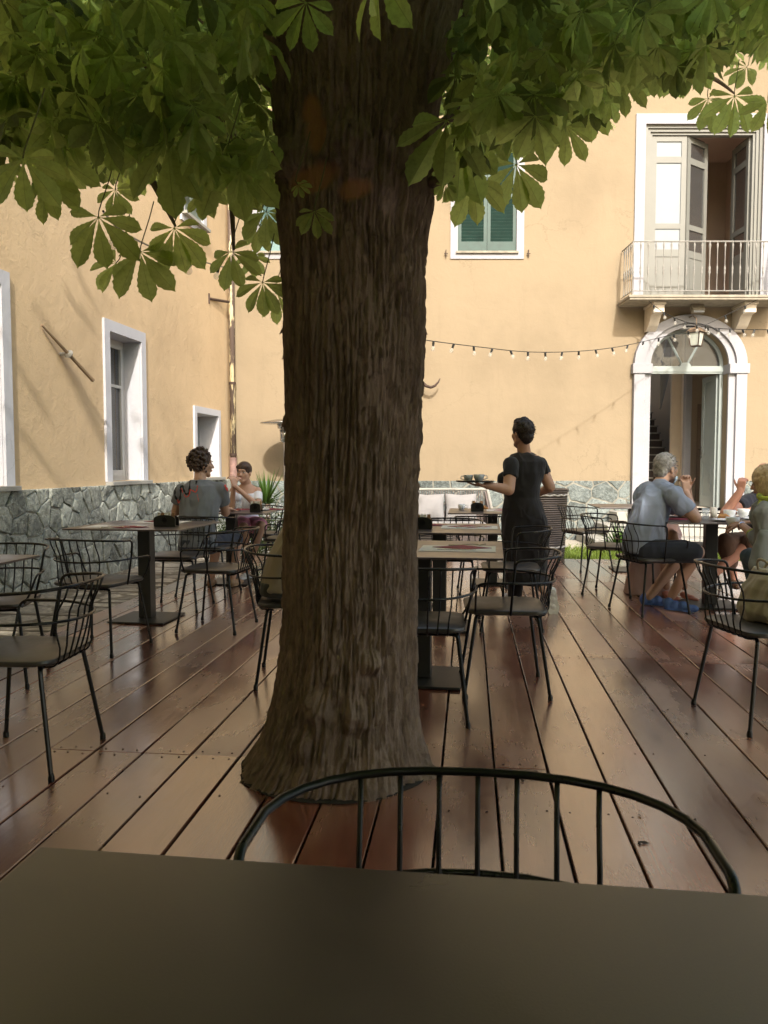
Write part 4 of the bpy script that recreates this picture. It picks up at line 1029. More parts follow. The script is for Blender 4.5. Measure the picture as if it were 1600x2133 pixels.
def crown():
    rnd = random.Random(21)
    tf = [leaf_template(8, False, 100+k, 0.6) for k in range(5)]; tn = [leaf_template(18, True, 200+k, 0.55) for k in range(7)]
    far = []; near = []
    def orient(dn=0.45):
        a = rnd.uniform(0, 2*pi); T = Vector((cos(a), sin(a), -rnd.uniform(.1, 1.1))); N = Vector((rnd.uniform(-.5, .5), rnd.uniform(-.7, .3), 1.0)); return T, N
    tries = 0
    while len(far)+len(near) < 6300 and tries < 400000:
        tries += 1
        x = rnd.uniform(-5.2, 6.2); y = rnd.uniform(-8.5, 7.2); z = rnd.uniform(1.95, 5.9)
        cx_, cy_ = 0.3, -0.4
        rr = ((x-cx_)/5.2)**2+((y-cy_)/8.0)**2
        if rr > 1: continue
        ztop = 3.4+2.6*sqrt(1-rr)
        if z > ztop: continue
        zb = 2.3 if y > 0.8 else 2.75
        if z < zb+0.25*noise.noise(Vector((x*.6, y*.6, 0))): continue
        wallx = C0.x - (C0.y-y)*DL.x/DL.y
        if x < wallx+0.35: continue
        p = Vector((x, y, z)); ln = rnd.uniform(.15, .22)*(1.25 if z > 3.6 or y < 0.5 else 1.0)
        d = (p-Vector((0, 0, H))).length
        if d < 1.5: continue
        tr = sqrt((x+.13)**2+(y-TY)**2)
        if tr < 0.42: continue
        q = PX(p)
        if q:
            u, v = q; k = FPX/max(p.y, .3)*ln
            if -250 < u < 1850:
                jag = 45*noise.noise(Vector((u*.012, 0, 7)))
                if v+0.75*k > vlim(u)+jag*0.6: continue
                if 560 < u < 930 and p.y < TY+0.1 and v > 30 and rnd.random() < 0.97: continue
        nz_ = noise.noise(p*0.9)
        if nz_ < -0.28 and rnd.random() < .75: continue
        hs = (x-(wallx+.0))/max(1e-3, (-sdir.x*-1)+DL.x/DL.y*(-sdir.y)*1.0)     # where its shadow lands on the side wall
        if 0 < hs < 14 and z-hs*sdir.z > 0.7 and rnd.random() < (.75 if q and -100 < q[0] < 1700 and q[1] > -60 else .93): continue
        T, N = orient(); tone = min(1, max(0, rnd.gauss(.55, .35)))
        if q and -200 < q[0] < 1800 and q[1] > -300: ln *= .8
        it = (tuple(p), T, N, ln, tone)
        if q and -200 < q[0] < 1800 and q[1] > -300 and d < 5.2: near.append(it)
        else: far.append(it)
    for _ in range(1700):  # unseen extra leaves, added to keep sun off the trunk
        p = Vector((rnd.uniform(-1.6, 2.4), rnd.uniform(-3.2, 2.3), rnd.uniform(3.1, 5.3))); T, N = orient(); far.append((tuple(p), T, N, rnd.uniform(.18, .26), rnd.uniform(.2, .8)))
    # extra leaves filling the visible underside
    k2 = 0; tries = 0
    while k2 < 1500 and tries < 90000:
        tries += 1
        u = rnd.uniform(-60, 1660); v = rnd.uniform(-40, 430); Y = rnd.choice([rnd.uniform(2.3, 4.2), rnd.uniform(3.5, 7.0)]); ln = rnd.uniform(.10, .165)
        if 555 < u < 940: continue
        if v+0.85*FPX/Y*ln > vlim(u)+30*noise.noise(Vector((u*.02, 3, 7))): continue
        p = W(u, v, Y)
        if p.x < C0.x-(C0.y-Y)*DL.x/DL.y+0.3: continue
        hs = (p.x-(C0.x-(C0.y-Y)*DL.x/DL.y))/(sdir.x-DL.x/DL.y*sdir.y)
        if p.z-hs*sdir.z > 0.7 and rnd.random() < .7: continue
        a = rnd.uniform(0, 2*pi); T = Vector((cos(a)*.7, sin(a)*.5, -rnd.uniform(.5, 1.5))); N = Vector((rnd.uniform(-.6, .6), rnd.uniform(-.9, .2), .8))
        near.append((tuple(p), T, N, ln, min(1, max(0, rnd.gauss(.5, .4))))); k2 += 1
    # leaves along the lower outline, each a real spray at its own distance
    spec = [(292, 524, 3.0, 112, 8), (242, 548, 3.1, 70, -55), (205, 452, 2.9, 112, 8), (363, 475, 3.0, 96, 12), (481, 524, 3.2, 78, 20), (547, 588, 3.1, 78, -5), (527, 532, 3.4, 50, 0), (475, 315, 2.6, 152, 12), (350, 288, 2.5, 150, -2), (48, 330, 2.1, 112, 2), (120, 330, 2.8, 110, -10), (95, 380, 2.7, 80, 20), (240, 395, 3.0, 60, 0), (430, 395, 3.0, 70, -15), (555, 440, 3.2, 80, -10), (575, 610, 3.4, 70, 40), (540, 470, 3.4, 60, 30),
            (1075, 342, 3.3, 98, 5), (985, 372, 3.1, 96, 8), (1530, 200, 4.0, 86, 5), (1600, 212, 3.9, 80, 5), (1180, 262, 3.4, 84, -4), (1475, 205, 4.2, 66, 25), (1120, 250, 3.5, 80, 10), (960, 300, 3.0, 120, -8), (930, 250, 2.8, 140, 0), (1010, 240, 3.2, 110, 5), (1230, 215, 3.6, 82, 0), (1290, 160, 3.7, 86, 12), (1350, 110, 3.9, 86, -10), (1420, 120, 4.0, 85, 8), (928, 385, 2.95, 36, 0), (1380, 140, 4.4, 60, 0), (1555, 140, 4.6, 50, -60), (620, 385, 2.78, 34, 60), (655, 440, 2.76, 60, 8)]
    for i, (u, v, Y, px, roll) in enumerate(spec):
        p = W(u, v, Y); ln = px*Y/FPX*1.04; a = radians(roll)
        T = Vector((sin(a), -0.30+0.25*((i*37) % 5)/5, -cos(a))); N = Vector((rnd.uniform(-.15, .15), -1.0, rnd.uniform(.2, .6)))
        near.append((tuple(p), T, N, ln, 0.35+0.5*rnd.random()))
    leaf_cloud('crown', far, tf, M['leaf'], tree)
    leaf_cloud('low_foliage', near, tn, M['leaf'], tree)
    pm_ = simple('leaf_stalk', (0.10, 0.10, 0.03), 0.6)
    for (p, T, N, ln, tone) in near[-len(spec):]:
        p = Vector(p); st_ = MB(); st_.tube(bez(p, p-Vector(T)*.03, p+Vector((.02, .02, .08)), p+Vector((0.04, 0.05, 0.2)), 5), 0.0022, 5); st_.build('petiole', pm_, tree)
    print('leaves', len(far), len(near))
crown()
# added unseen wing behind the terrace, placed to block sun and sky
rear = empty('added_shade_wing', (0, -8.8, 0), 0, 'unseen ochre rendered wing added behind the terrace to shade the courtyard', 'building')
m = MB(); m.bx(-6.5, 9, -0.4, 0, -0.3, 7.4); m.build('wall', M['wall_side'], rear)
for x in (-3.8, -1.0, 1.8, 4.6):
    for z in (1.0, 4.3):
        o = rect_surround(x, x+1.0, z, z+1.8, 0.13, 0.002, 0.04, M['white'], 'window', rear, bottom=False)
        for a in (x+.01, x+.5): q = MB(); louvre(q, a, a+.49, 0.03, z+.01, z+1.79, 10); q.build('shutter', M['green'], o)
# ================================================================ FURNITURE
def yaw_to(fx, fy): return atan2(-fx, fy)
def u_arc(hw, yf, yb, z0, z1, n=14, p=2.6):
    """U in plan from (hw,yf) round the back to (-hw,yf)"""
    out = []
    for i in range(n+1):
        a = pi*i/n; c, s = cos(a), sin(a)
        x = hw*math.copysign(abs(c)**(2/p), c); y = yf-(yf-yb)*abs(s)**(2/p); out.append((x, y, z0+(z1-z0)*abs(s)))
    return out
def make_chair():
    t = empty('wire_armchair', (0, 0, 0), 0, 'x', 'chair', 'black wire armchairs on the terrace')
    # seat pad with rounded corners
    def rr(hx, hy, r, n=6):
        P = []
        for cx_, cy_, a0 in ((hx-r, hy-r, 0), (-hx+r, hy-r, pi/2), (-hx+r, -hy+r, pi), (hx-r, -hy+r, 3*pi/2)):
            for i in range(n+1): a = a0+pi/2*i/n; P.append((cx_+r*cos(a), cy_+r*sin(a)))
        return P
    m = MB(); rings = [(0.200, 0.19, 0.435), (0.222, 0.212, 0.442), (0.226, 0.216, 0.452), (0.224, 0.214, 0.462), (0.216, 0.206, 0.466)]
    n = 28
    for hx, hy, z in rings: m.v += [(x, y, z-0.006*(abs(x)/.22)*0) for x, y in rr(hx, hy, 0.075)]
    k = len(rr(.2, .2, .07))
    for i in range(len(rings)-1):
        for j in range(k): m.f.append([i*k+j, i*k+(j+1) % k, (i+1)*k+(j+1) % k, (i+1)*k+j]); m.m.append(0)
    m.f.append(list(range(k))[::-1]); m.f.append([(len(rings)-1)*k+j for j in range(k)]); m.m += [0, 0]
    m.build('seat', M['seat'], t, smooth=True, auto=True)
    # top rail with its posts and the upright wires
    post = -0.025
    up = fillet([(0.222, post+.01, 0.44), (0.262, post, 0.62), (0.278, post-0.01, 0.73), (0.278, -0.10, 0.735)], [0.05, 0.075], 5)
    arc = u_arc(0.278, -0.10, -0.300, 0.735, 0.750, 16, 2.4)
    rail = up[:-1]+[Vector(p) for p in arc[1:-1]]+[Vector((-p.x, p.y, p.z)) for p in up[::-1][1:]]
    m = MB(); m.tube(rail, 0.0068, 8)
    def on_arc(hw, yf, yb, z0, z1, x, p=2.4):
        c = min(1, abs(x)/hw)**(p/2); s = sqrt(max(0, 1-c*c)); return Vector((x, yf-(yf-yb)*s**(2/p), z0+(z1-z0)*s))
    for i in range(7):
        x = -0.165+0.330*i/6
        a = on_arc(0.278, -0.10, -0.300, 0.735, 0.750, x); b = on_arc(0.285, 0.10, -0.262, 0.615, 0.605, x*0.97)+Vector((0, 0.004, 0))
        c = Vector((x*0.88, -0.222, 0.47)); d = Vector((x*0.86, -0.205, 0.425)); e = Vector((x*0.85, -0.13, 0.418))
        m.tube(bez(a, a.lerp(b, .5)+Vector((0, -.012, 0)), b+Vector((0, 0, .06)), b, 4)[:-1]+bez(b, b+Vector((0, .01, -.06)), c+Vector((0, -.012, .04)), c, 4)+fillet([c, d, e], 0.03, 3)[1:], 0.0042, 6)
    m.build('backrest', M['black'], t, smooth=True)
    # arm rail
    ups = fillet([(0.205, 0.165, 0.44), (0.245, 0.168, 0.50), (0.285, 0.165, 0.612), (0.285, 0.08, 0.618)], [0.04, 0.07], 5)
    arc = u_arc(0.285, 0.08, -0.272, 0.618, 0.605, 16, 2.3)
    rail = ups[:-1]+[Vector(p) for p in arc[1:-1]]+[Vector((-p.x, p.y, p.z)) for p in ups[::-1][1:]]
    m = MB(); m.tube(rail, 0.0062, 8); m.build('armrest', M['black'], t, smooth=True)
    m = MB()
    for y in (-0.15, 0.15): m.tube([(-0.16, y, 0.424), (0.16, y, 0.424)], 0.009, 8)
    m.tube([(-.12, -.16, .428), (-.12, .16, .428)], 0.007, 6); m.tube([(.12, -.16, .428), (.12, .16, .428)], 0.007, 6); m.bx(-.14, .14, -.13, .13, .424, .434)
    m.build('seat_frame', M['black'], t)
    for sx in (-1, 1):
        for sy in (-1, 1):
            m = MB(); m.tube(fillet([(sx*0.15, sy*0.15, 0.424), (sx*0.188, sy*0.162, 0.424), (sx*0.238, sy*0.222, 0.012)], [0.04], 5), 0.0092, 8)
            m.lathe([(0.010, 0.0), (0.013, 0.002), (0.0125, 0.02), (0.009, 0.03)], 10, (sx*0.2385, sy*0.2225, 0.0))
            m.build('leg', M['black'], t, smooth=True, auto=True)
    return t
chair0 = make_chair()
F1 = (0.108, 0.994)
CH = [
 ((0.108, 0.882), (-0.12, -1.0), 'black wire armchair across the nearest table, its back arc right before the tree roots'),
 ((-1.49, 3.22), (-1.0, 0.06), 'black wire armchair at the left edge of the photo, nearest on the left side'),
 ((-2.22, 4.42), (0.16, -1.0), 'black wire armchair at the left edge behind the cut-off table by the stone wall'),
 ((-1.89, 5.20), (0.28, 0.96), 'black wire armchair with its back to the camera before the left square table'),
 ((-1.76, 6.68), (-0.1, -1.0), 'black wire armchair tucked in behind the left square table, facing the camera'),
 ((-1.25, 5.86), (-0.985, 0.17), 'black wire armchair at the right side of the left square table, empty, turned left'),
 ((-1.66, 7.42), (0.15, 1.0), 'black wire armchair under the curly haired man in the grey shirt'),
 ((-1.42, 8.86), (-0.05, -1.0), 'black wire armchair under the woman in the white off-shoulder top'),
 ((-1.02, 8.25), (-1.0, 0.1), 'empty black wire armchair just right of the seated couple, beyond the trunk edge'),
 ((-0.49, 4.47), (1.0, 0.06), 'black wire armchair half hidden by the left side of the trunk, under the beige-sleeved person'),
 ((0.17, 3.83), (0.08, 1.0), 'black wire armchair with its back to the camera just right of the trunk'),
 ((0.655, 4.27), (-1.0, 0.06), 'black wire armchair right of the trunk, side on, near the waitress, facing left'),
 ((0.955, 5.92), (-1.0, 0.10), 'black wire armchair directly before the legs of the waitress, second in the right row'),
 ((0.56, 6.68), (-0.1, -1.0), 'black wire armchair facing the camera behind the second table right of the trunk'),
 ((0.96, 7.52), (0.05, 1.0), 'black wire armchair in front of the farthest table, left of the waitress'),
 ((2.36, 9.22), (0.93, 0.37), 'lone empty black wire armchair by the grass, right of the wicker pot'),
 ((2.22, 6.55), (0.96, 0.28), 'black wire armchair under the grey haired man in navy shorts'),
 ((2.18, 7.45), (0.85, -0.5), 'black wire armchair mostly hidden behind the grey haired man'),
 ((3.18, 5.75), (-0.55, 0.83), 'black wire armchair under the blonde woman at the right edge'),
 ((1.83, 3.74), (0.99, 0.14), 'black wire armchair at the right edge of the photo, holding the canvas bag'),
 ((3.02, 7.55), (-0.25, -0.95), 'black wire armchair under the balding man in the dark polo'),
]
for i, ((x, y), f, lab) in enumerate(CH):
    if i == 0: chair0.location = (x, y, 0.001); chair0.rotation_euler = (0, 0, yaw_to(*f)); chair0['label'] = lab
    else: copy_tree(chair0, (x, y, 0.001), yaw_to(*f), lab)
chair0.scale = (1.075, 1.0, 1.0)
def make_table():
    t = empty('square_table', (0, 0, 0), 0, 'x', 'table', 'dark square cafe tables')
    m = MB(); m.bx(-.45, .45, -.45, .45, 0.738, 0.75); m.build('tabletop', M['table'], t, bevel=0.003)
    m = MB(); m.bx(-.05, .05, -.05, .05, 0.017, 0.737); m.bx(-.15, .15, -.15, .15, 0.728, 0.7375); m.build('post', M['base'], t, bevel=0.003)
    m = MB(); m.bx(-.225, .225, -.225, .225, 0.003, 0.016); m.build('base_plate', M['base'], t, bevel=0.002)
    return t
table0 = make_table()
TB = [((0.03, 0.432), radians(-7.5), 'near dark square table filling the bottom of the photo'),
      ((-1.88, 6.20), radians(-8), 'dark square table left of the trunk with burgundy napkins and a black caddy'),
      ((0.22, 4.45), radians(-8), 'dark square table just right of the trunk, nearest in the right row'),
      ((0.42, 5.90), radians(-7), 'second dark square table right of the trunk, behind the nearest one'),
      ((1.12, 8.10), radians(-6), 'farthest dark square table left of the waitress, in front of the white sofa'),
      ((2.88, 9.10), radians(-6), 'empty dark square table by the grass behind the grey haired man'),
      ((2.83, 6.80), radians(-8), 'dark square table crowded with cups between the four seated people'),
      ((-2.31, 3.72), radians(-8), 'dark square table cut off by the left edge of the photo'),
      ((-1.58, 8.15), radians(-6), 'dark square table between the young couple')]
for i, ((x, y), rz, lab) in enumerate(TB):
    if i == 0: table0.location = (x, y, 0.001); table0.rotation_euler = (0, 0, rz); table0['label'] = lab
    else: copy_tree(table0, (x, y, 0.001), rz, lab)
# the nearest table is wider to the right: scale it as one thing
table0.scale = (1.15, 1.0, 1.0)
# ---------------------------------------------------------------- table settings
TZ = 0.7515
def tp(k, lx, ly, z=TZ):
    (x, y), rz, _ = TB[k]; return (x+lx*cos(rz)-ly*sin(rz), y+lx*sin(rz)+ly*cos(rz), z+0.001), rz
def napkin(k, lx, ly, rot, label):
    p, rz = tp(k, lx, ly); o = empty('napkin', p, rz+rot, label, 'napkin', 'burgundy paper napkins')
    m = MB(); m.add([(-.17, 0, .001), (0, -.085, .001), (.17, .0, .001), (0, .085, .001), (-.165, 0, .004), (0, -.08, .007), (.165, .0, .004), (0, .08, .009), (0, 0, .014)], [(0, 1, 5, 4), (1, 2, 6, 5), (2, 3, 7, 6), (3, 0, 4, 7), (4, 5, 8), (5, 6, 8), (6, 7, 8), (7, 4, 8)]); m.build('paper', M['burgundy'], o)
def fork(k, lx, ly, rot, label):
    p, rz = tp(k, lx, ly, TZ+0.0025); o = empty('fork', p, rz+rot, label, 'cutlery', 'forks beside the napkins')
    m = MB(); m.tube([(-.10, 0, .003), (-.03, 0, .004), (.04, 0, .010), (.07, 0, .006)], [.0045, .003, .0025, .004], 6)
    for s in (-1, -.33, .33, 1): m.tube([(.065, s*.004, .006), (.08, s*.009, .004), (.115, s*.008, .010)], .0016, 5)
    m.build('metal', M['steel'], o)
def knife(k, lx, ly, rot, label):
    p, rz = tp(k, lx, ly, TZ+0.0025); o = empty('knife', p, rz+rot, label, 'cutlery', 'knives beside the napkins')
    m = MB(); m.prism([(-.11, -.005), (0, -.0045), (.01, -.008), (.09, -.008), (.105, 0), (.095, .004), (0, .004), (-.11, .005)], 0, .004); m.build('metal', M['steel'], o)
def placemat(k, lx, ly, rot, label):
    p, rz = tp(k, lx, ly, TZ-0.0004); o = empty('placemat', p, rz+rot, label, 'placemat', 'pale paper placemats')
    m = MB(); m.bx(-.21, .21, -.15, .15, 0, .0012); m.build('sheet', M['paper'], o)
def caddy(k, lx, ly, rot, label, wid=0.15):
    p, rz = tp(k, lx, ly); o = empty('napkin_caddy', p, rz+rot, label, 'holder', 'black arched holders on the tables')
    ol = [(-wid/2, 0), (wid/2, 0), (wid/2, .058)]+[(wid/2*cos(a), .058+.032*sin(a)) for a in [pi*i/10 for i in range(1, 10)]]+[(-wid/2, .058)]
    m = MB(); m.prism(ol, -.042, -.036, 'xz'); m.prism(ol, .036, .042, 'xz'); m.bx(-wid/2, wid/2, -.036, .036, 0, .006); m.build('holder', M['dark_plastic'], o)
    m = MB(); m.lathe([(.022, 0), (.022, .0015), (.018, .0015), (.018, 0)], 20, (0, -.0425, .05), (0, -1, 0)); m.build('emblem', M['black'], o)
    rnd = random.Random(int(lx*100)+k)
    for j in range(5):
        q = MB(); x = -wid*.35+wid*.17*j; q.box((x, rnd.uniform(-.02, .02), .065), (.026, .004, .085), Matrix.Rotation(rnd.uniform(-.35, .35), 3, 'Y') @ Matrix.Rotation(rnd.uniform(-.3, .3), 3, 'X')); q.build('sugar_packet', [M['paper'], simple('brown_packet', (.28, .16, .08), .8), M['china']][j % 3], o)
placemat(1, -.15, -.22, 0, 'pale placemat at the near side of the left square table'); placemat(1, 0.0, 0.28, 0, 'pale placemat at the far side of the left square table')
napkin(1, -.02, -.29, .15, 'burgundy napkin with cutlery at the near edge of the left square table'); fork(1, -.08, -.36, .1, 'fork lying before the napkin on the left square table'); knife(1, -.1, -.19, .3, 'knife crossing behind the napkin on the left square table')
napkin(1, .0, .30, -.1, 'burgundy napkin on the far half of the left square table'); caddy(1, .24, -.16, .05, 'black arched holder with sugar packets on the left square table', .17)
placemat(2, .20, -.02, 0, 'pale placemat on the nearest table right of the trunk'); napkin(2, .22, .02, -.05, 'burgundy napkin folded to a diamond on the nearest table right of the trunk'); fork(2, .24, .12, .1, 'fork behind the napkin on the nearest table right of the trunk'); knife(2, .20, -.10, -.03, 'dark knife before the napkin on the nearest table right of the trunk')
caddy(2, -.21, -.18, .05, 'black arched holder with sugar packets beside the right edge of the trunk', .16)
placemat(3, .22, .06, 0, 'pale placemat on the second table right of the trunk'); napkin(3, .22, .08, .0, 'burgundy napkin at the right of the second table'); napkin(3, -.12, .22, .1, 'burgundy napkin behind the holder on the second table'); fork(3, .22, -.02, .1, 'fork on the second table right of the trunk'); caddy(3, -.12, -.14, 0, 'black arched holder in the middle of the second table right of the trunk', .14)
napkin(3, -.34, .05, .4, 'burgundy napkin beside the trunk on the second table')
placemat(4, .15, .05, 0, 'pale placemat on the farthest table'); napkin(4, .18, .02, .0, 'burgundy napkin on the farthest table by the waitress'); napkin(4, .2, .25, .1, 'burgundy napkin at the far side of the farthest table'); caddy(4, -.16, -.12, 0, 'black arched holder on the farthest table', .13)
def cup(p, label, mat=None, r=.04, h=.06, rot=0.0, saucer=True, group='coffee cups'):
    o = empty('cup', p, rot, label, 'cup', group); mt = mat or M['china']
    m = MB(); z = .006 if saucer else 0
    m.lathe([(r*.5, z), (r*.62, z+.002), (r*.9, z+h*.5), (r, z+h), (r*.94, z+h), (r*.84, z+h*.5), (r*.55, z+.006), (0, z+.006)], 20); m.build('bowl', mt, o, smooth=True)
    m = MB(); m.tube([(r*.9, 0, z+h*.82), (r*1.45, 0, z+h*.8), (r*1.55, 0, z+h*.45), (r*.8, 0, z+h*.28)], .0045, 6); m.build('handle', mt, o, smooth=True)
    if saucer: m = MB(); m.lathe([(r*.6, 0), (r*1.5, .006), (r*1.75, .012), (r*1.7, .014), (r*.6, .006), (0, .005)], 24); m.build('saucer', mt, o, smooth=True)
    return o
def tumbler(p, label, r=.034, h=.10, fill=None, mat=None):
    o = empty('glass', p, 0, label, 'glass', 'drinking glasses')
    m = MB(); m.lathe([(r*.75, 0), (r, h), (r*.94, h), (r*.7, .008), (0, .008)], 20); m.build('tumbler', mat or M['clear'], o, smooth=True)
    if fill: m = MB(); m.lathe([(r*.68, .009), (r*.78, h*fill), (0, h*fill)], 16); m.build('drink', M['amber_drink'], o)
    return o
def plate(p, label, r=.11):
    o = empty('plate', p, 0, label, 'plate', 'white plates'); m = MB(); m.lathe([(r*.55, 0), (r*.8, .005), (r, .014), (r*.98, .016), (r*.78, .008), (0, .006)], 28); m.build('dish', M['china'], o, smooth=True); return o
def food(p, label):
    o = empty('pastry', p, 0, label, 'food'); m = MB(); m.tube([(-.05, -.01, .02), (-.02, .015, .03), (.02, .015, .03), (.05, -.01, .02)], [.008, .02, .02, .008], 8); m.build('crust', simple('golden_pastry', (.45, .2, .05), .6, var=.3, bmp=.3), o, smooth=True)
q, _ = tp(8, .12, -.15); tumbler(q, 'clear tumbler with a little red drink between the young couple', fill=.3)
q, _ = tp(8, -.1, -.12); plate(q, 'white plate before the curly haired man')
q, _ = tp(8, .3, .05); plate(q, 'white plate before the woman in the white top', .09)
caddy(8, .33, -.25, 0, 'black arched holder on the table of the young couple', .11)
napkin(8, .35, .2, .2, 'burgundy napkin at the right edge of the young couple table'); napkin(8, .05, .1, .5, 'burgundy napkin in the middle of the young couple table')
q, _ = tp(4, -.32, .1); cup(q, 'white cup at the left of the farthest table', saucer=False)
q, _ = tp(4, -.10, .05); food(q, 'orange pastry behind the holder on the farthest table')
# people table
for lx, ly, kind, lab in ((-.30, -.05, 'n', 'burgundy napkin before the grey haired man'), (-.15, .02, 'g', 'first tumbler from the left on the people table'), (-.06, -.06, 'g', 'second tumbler from the left on the people table'), (.03, .03, 'g2', 'cloudy tumbler beside the big white cup'), (.16, .03, 'c', 'big white cup with a saucer in the middle of the people table'),
                           (.06, -.20, 'p', 'white plate with a pastry at the near side of the people table'), (.33, .22, 'c2', 'white cup of whipped cream before the man in the dark polo'), (.36, -.02, 'p2', 'white plate before the blonde woman'), (-.2, .25, 'p3', 'white plate at the far side of the people table')):
    q, rz = tp(6, lx, ly)
    if kind == 'n': napkin(6, lx, ly, .2, lab)
    elif kind == 'g': tumbler(q, lab)
    elif kind == 'g2': tumbler(q, lab, .032, .105, mat=M['paper'])
    elif kind[0] == 'c': cup(q, lab, r=.052, h=.075, rot=.2)
    else: plate(q, lab)
q, _ = tp(6, .05, -.20, TZ+.012); food(q, 'golden pastry on the plate nearest the camera')
# ---------------------------------------------------------------- wicker sofa, cushions, pot, coffee table
def wicker(name, c, sc=70, hz=1.0):
    m, ns, ls, bs = newmat(name)
    co = ns.new('ShaderNodeTexCoord'); w1 = ns.new('ShaderNodeTexWave'); w1.bands_direction = 'Z'; w1.inputs['Scale'].default_value = sc*.42; w1.inputs['Distortion'].default_value = 0.6
    w2 = ns.new('ShaderNodeTexWave'); w2.bands_direction = 'X'; w2.inputs['Scale'].default_value = sc*.14; w2.inputs['Distortion'].default_value = 1.0
    for w in (w1, w2): ls.new(co.outputs['Object'], w.inputs['Vector'])
    mm = ns.new('ShaderNodeMath'); mm.operation = 'MULTIPLY'; ls.new(w1.outputs['Fac'], mm.inputs[0]); ls.new(w2.outputs['Fac'], mm.inputs[1])
    r = ramp(ns, [(0, tuple(x*.35 for x in c)), (.5, c), (1, tuple(x*1.8 for x in c))]); ls.new(w1.outputs['Fac'], r.inputs[0]); ls.new(r.outputs[0], bs.inputs['Base Color']); bs.inputs['Roughness'].default_value = .6
    bump(ns, ls, bs, w1.outputs['Fac'], .8, .01); return m
M['wicker'] = wicker('brown_wicker', (0.055, 0.042, 0.034), 26); M['wicker_grey'] = wicker('grey_brown_rattan', (0.16, 0.125, 0.115))
M['cushion'] = simple('white_cushion_cloth', (.25,.24,.24), .9, var=.04, bmp=.25, bscale=12, sheen=.2)
sf = empty('wicker_sofa', (0.35, 12.6, -0.13), 0, 'grey brown rattan sofa with pale top rail against the yellow wall', 'sofa')
hw = 1.34
m = MB()
for i in range(67):
    x = -hw+.04+i*(2*hw-.08)/66; m.tube([(x, .42, .25), (x, .50, .93)], .008, 5)
m.bx(-hw, hw, .40, .42, .25, .60); m.build('back', M['wicker_grey'], sf)
m = MB(); m.tube([(-hw, .50, .95), (hw, .50, .95)], .022, 8); m.build('top_rail', M['step'], sf)
m = MB(); m.bx(-hw, hw, -.42, .40, .12, .30); m.build('seat_frame', M['wicker_grey'], sf)
for s in (-1, 1):
    m = MB(); m.prism([(.50, .93), (-.40, .45), (-.42, .1), (.45, .1)], s*hw-.02, s*hw+.02, 'yz'); m.build('arm', M['wicker_grey'], sf)
    m = MB(); m.tube([(s*(hw+.03), .50, .95), (s*(hw+.03), -.42, .46), (s*(hw+.03), -.42, .0)], .022, 8); m.build('arm_rail', M['step'], sf)
def pillow(name, c, size, lab, tilt=0, par=None):
    o = empty(name, c, 0, lab, 'cushion', 'white sofa cushions'); m = MB(); m.bx(-size[0]/2, size[0]/2, -size[1]/2, size[1]/2, 0, size[2]); q = m.build('cover', M['cushion'], o)
    b = bmesh.new(); b.from_mesh(q.data); bmesh.ops.subdivide_edges(b, edges=b.edges, cuts=9, use_grid_fill=True)
    for v in b.verts:
        x, z = v.co.x/(size[0]/2), (v.co.z-size[2]/2)/(size[2]/2); y = v.co.y/(size[1]/2)
        k = (1-abs(x)**3.5)*(1-abs(z)**3.5); v.co.y *= (0.25+0.95*k); v.co += Vector((0, 0.012*noise.noise(v.co*9+Vector((c[0]*9, 0, 0))), 0)); v.co.x *= 1-.05*(1-abs(z)); v.co.z -= .02*(1-abs(x))*z
    b.to_mesh(q.data); b.free(); q.data.polygons.foreach_set('use_smooth', [True]*len(q.data.polygons)); o.rotation_euler = (tilt, 0, 0); return o
for i, u in enumerate((894, 962, 828)):
    p = W(u, 1085, 12.72); pillow('back_cushion', (p.x, 12.80, .32), (.50, .15, .44), ['white back cushion of the sofa, right beside the trunk', 'white back cushion of the sofa, nearest the waitress', 'white back cushion of the sofa hidden behind the trunk'][i], -.2)
m = MB(); so_ = empty('seat_cushion', (0.35, 12.52, .17), 0, 'long white seat cushion on the rattan sofa', 'cushion'); m.bx(-hw+.05, hw-.05, -.38, .3, 0, .14); m.build('cover', M['cushion'], so_, bevel=.04)
ct = empty('coffee_table', (W(901, 1090, 11.2).x, 11.3, -.13), 0, 'low brown wicker coffee table before the sofa, beside the trunk', 'table')
m = MB(); m.bx(-.28, .28, -.25, .25, .30, .47); m.build('top', M['wicker'], ct, bevel=.01)
for sx in (-1, 1):
    for sy in (-1, 1): m = MB(); m.bx(sx*.25-.025, sx*.25+.025, sy*.22-.025, sy*.22+.025, 0, .30); m.build('leg', M['wicker'], ct)
pt = empty('wicker_pot', (2.10, 10.62, -0.125), 0, 'tall dark brown wicker pot with a pale woven band behind the waitress', 'planter')
m = MB(); m.lathe([(.0, .0), (.29, .0), (.33, .06), (.345, .22), (.355, .60), (.37, .98), (.385, 1.0), (.385, 1.03), (.35, 1.03), (.33, .9), (.0, .88)], 40); m.build('basket', M['wicker'], pt, smooth=True, auto=True)
for z, r in ((.26, .352), (.95, .374)):
    m = MB(); m.tube([(r*cos(2*pi*k/40), r*sin(2*pi*k/40), z+.006*(-1)**k) for k in range(40)], .011, 6, close=True); m.build('woven_band', M['step'], pt)
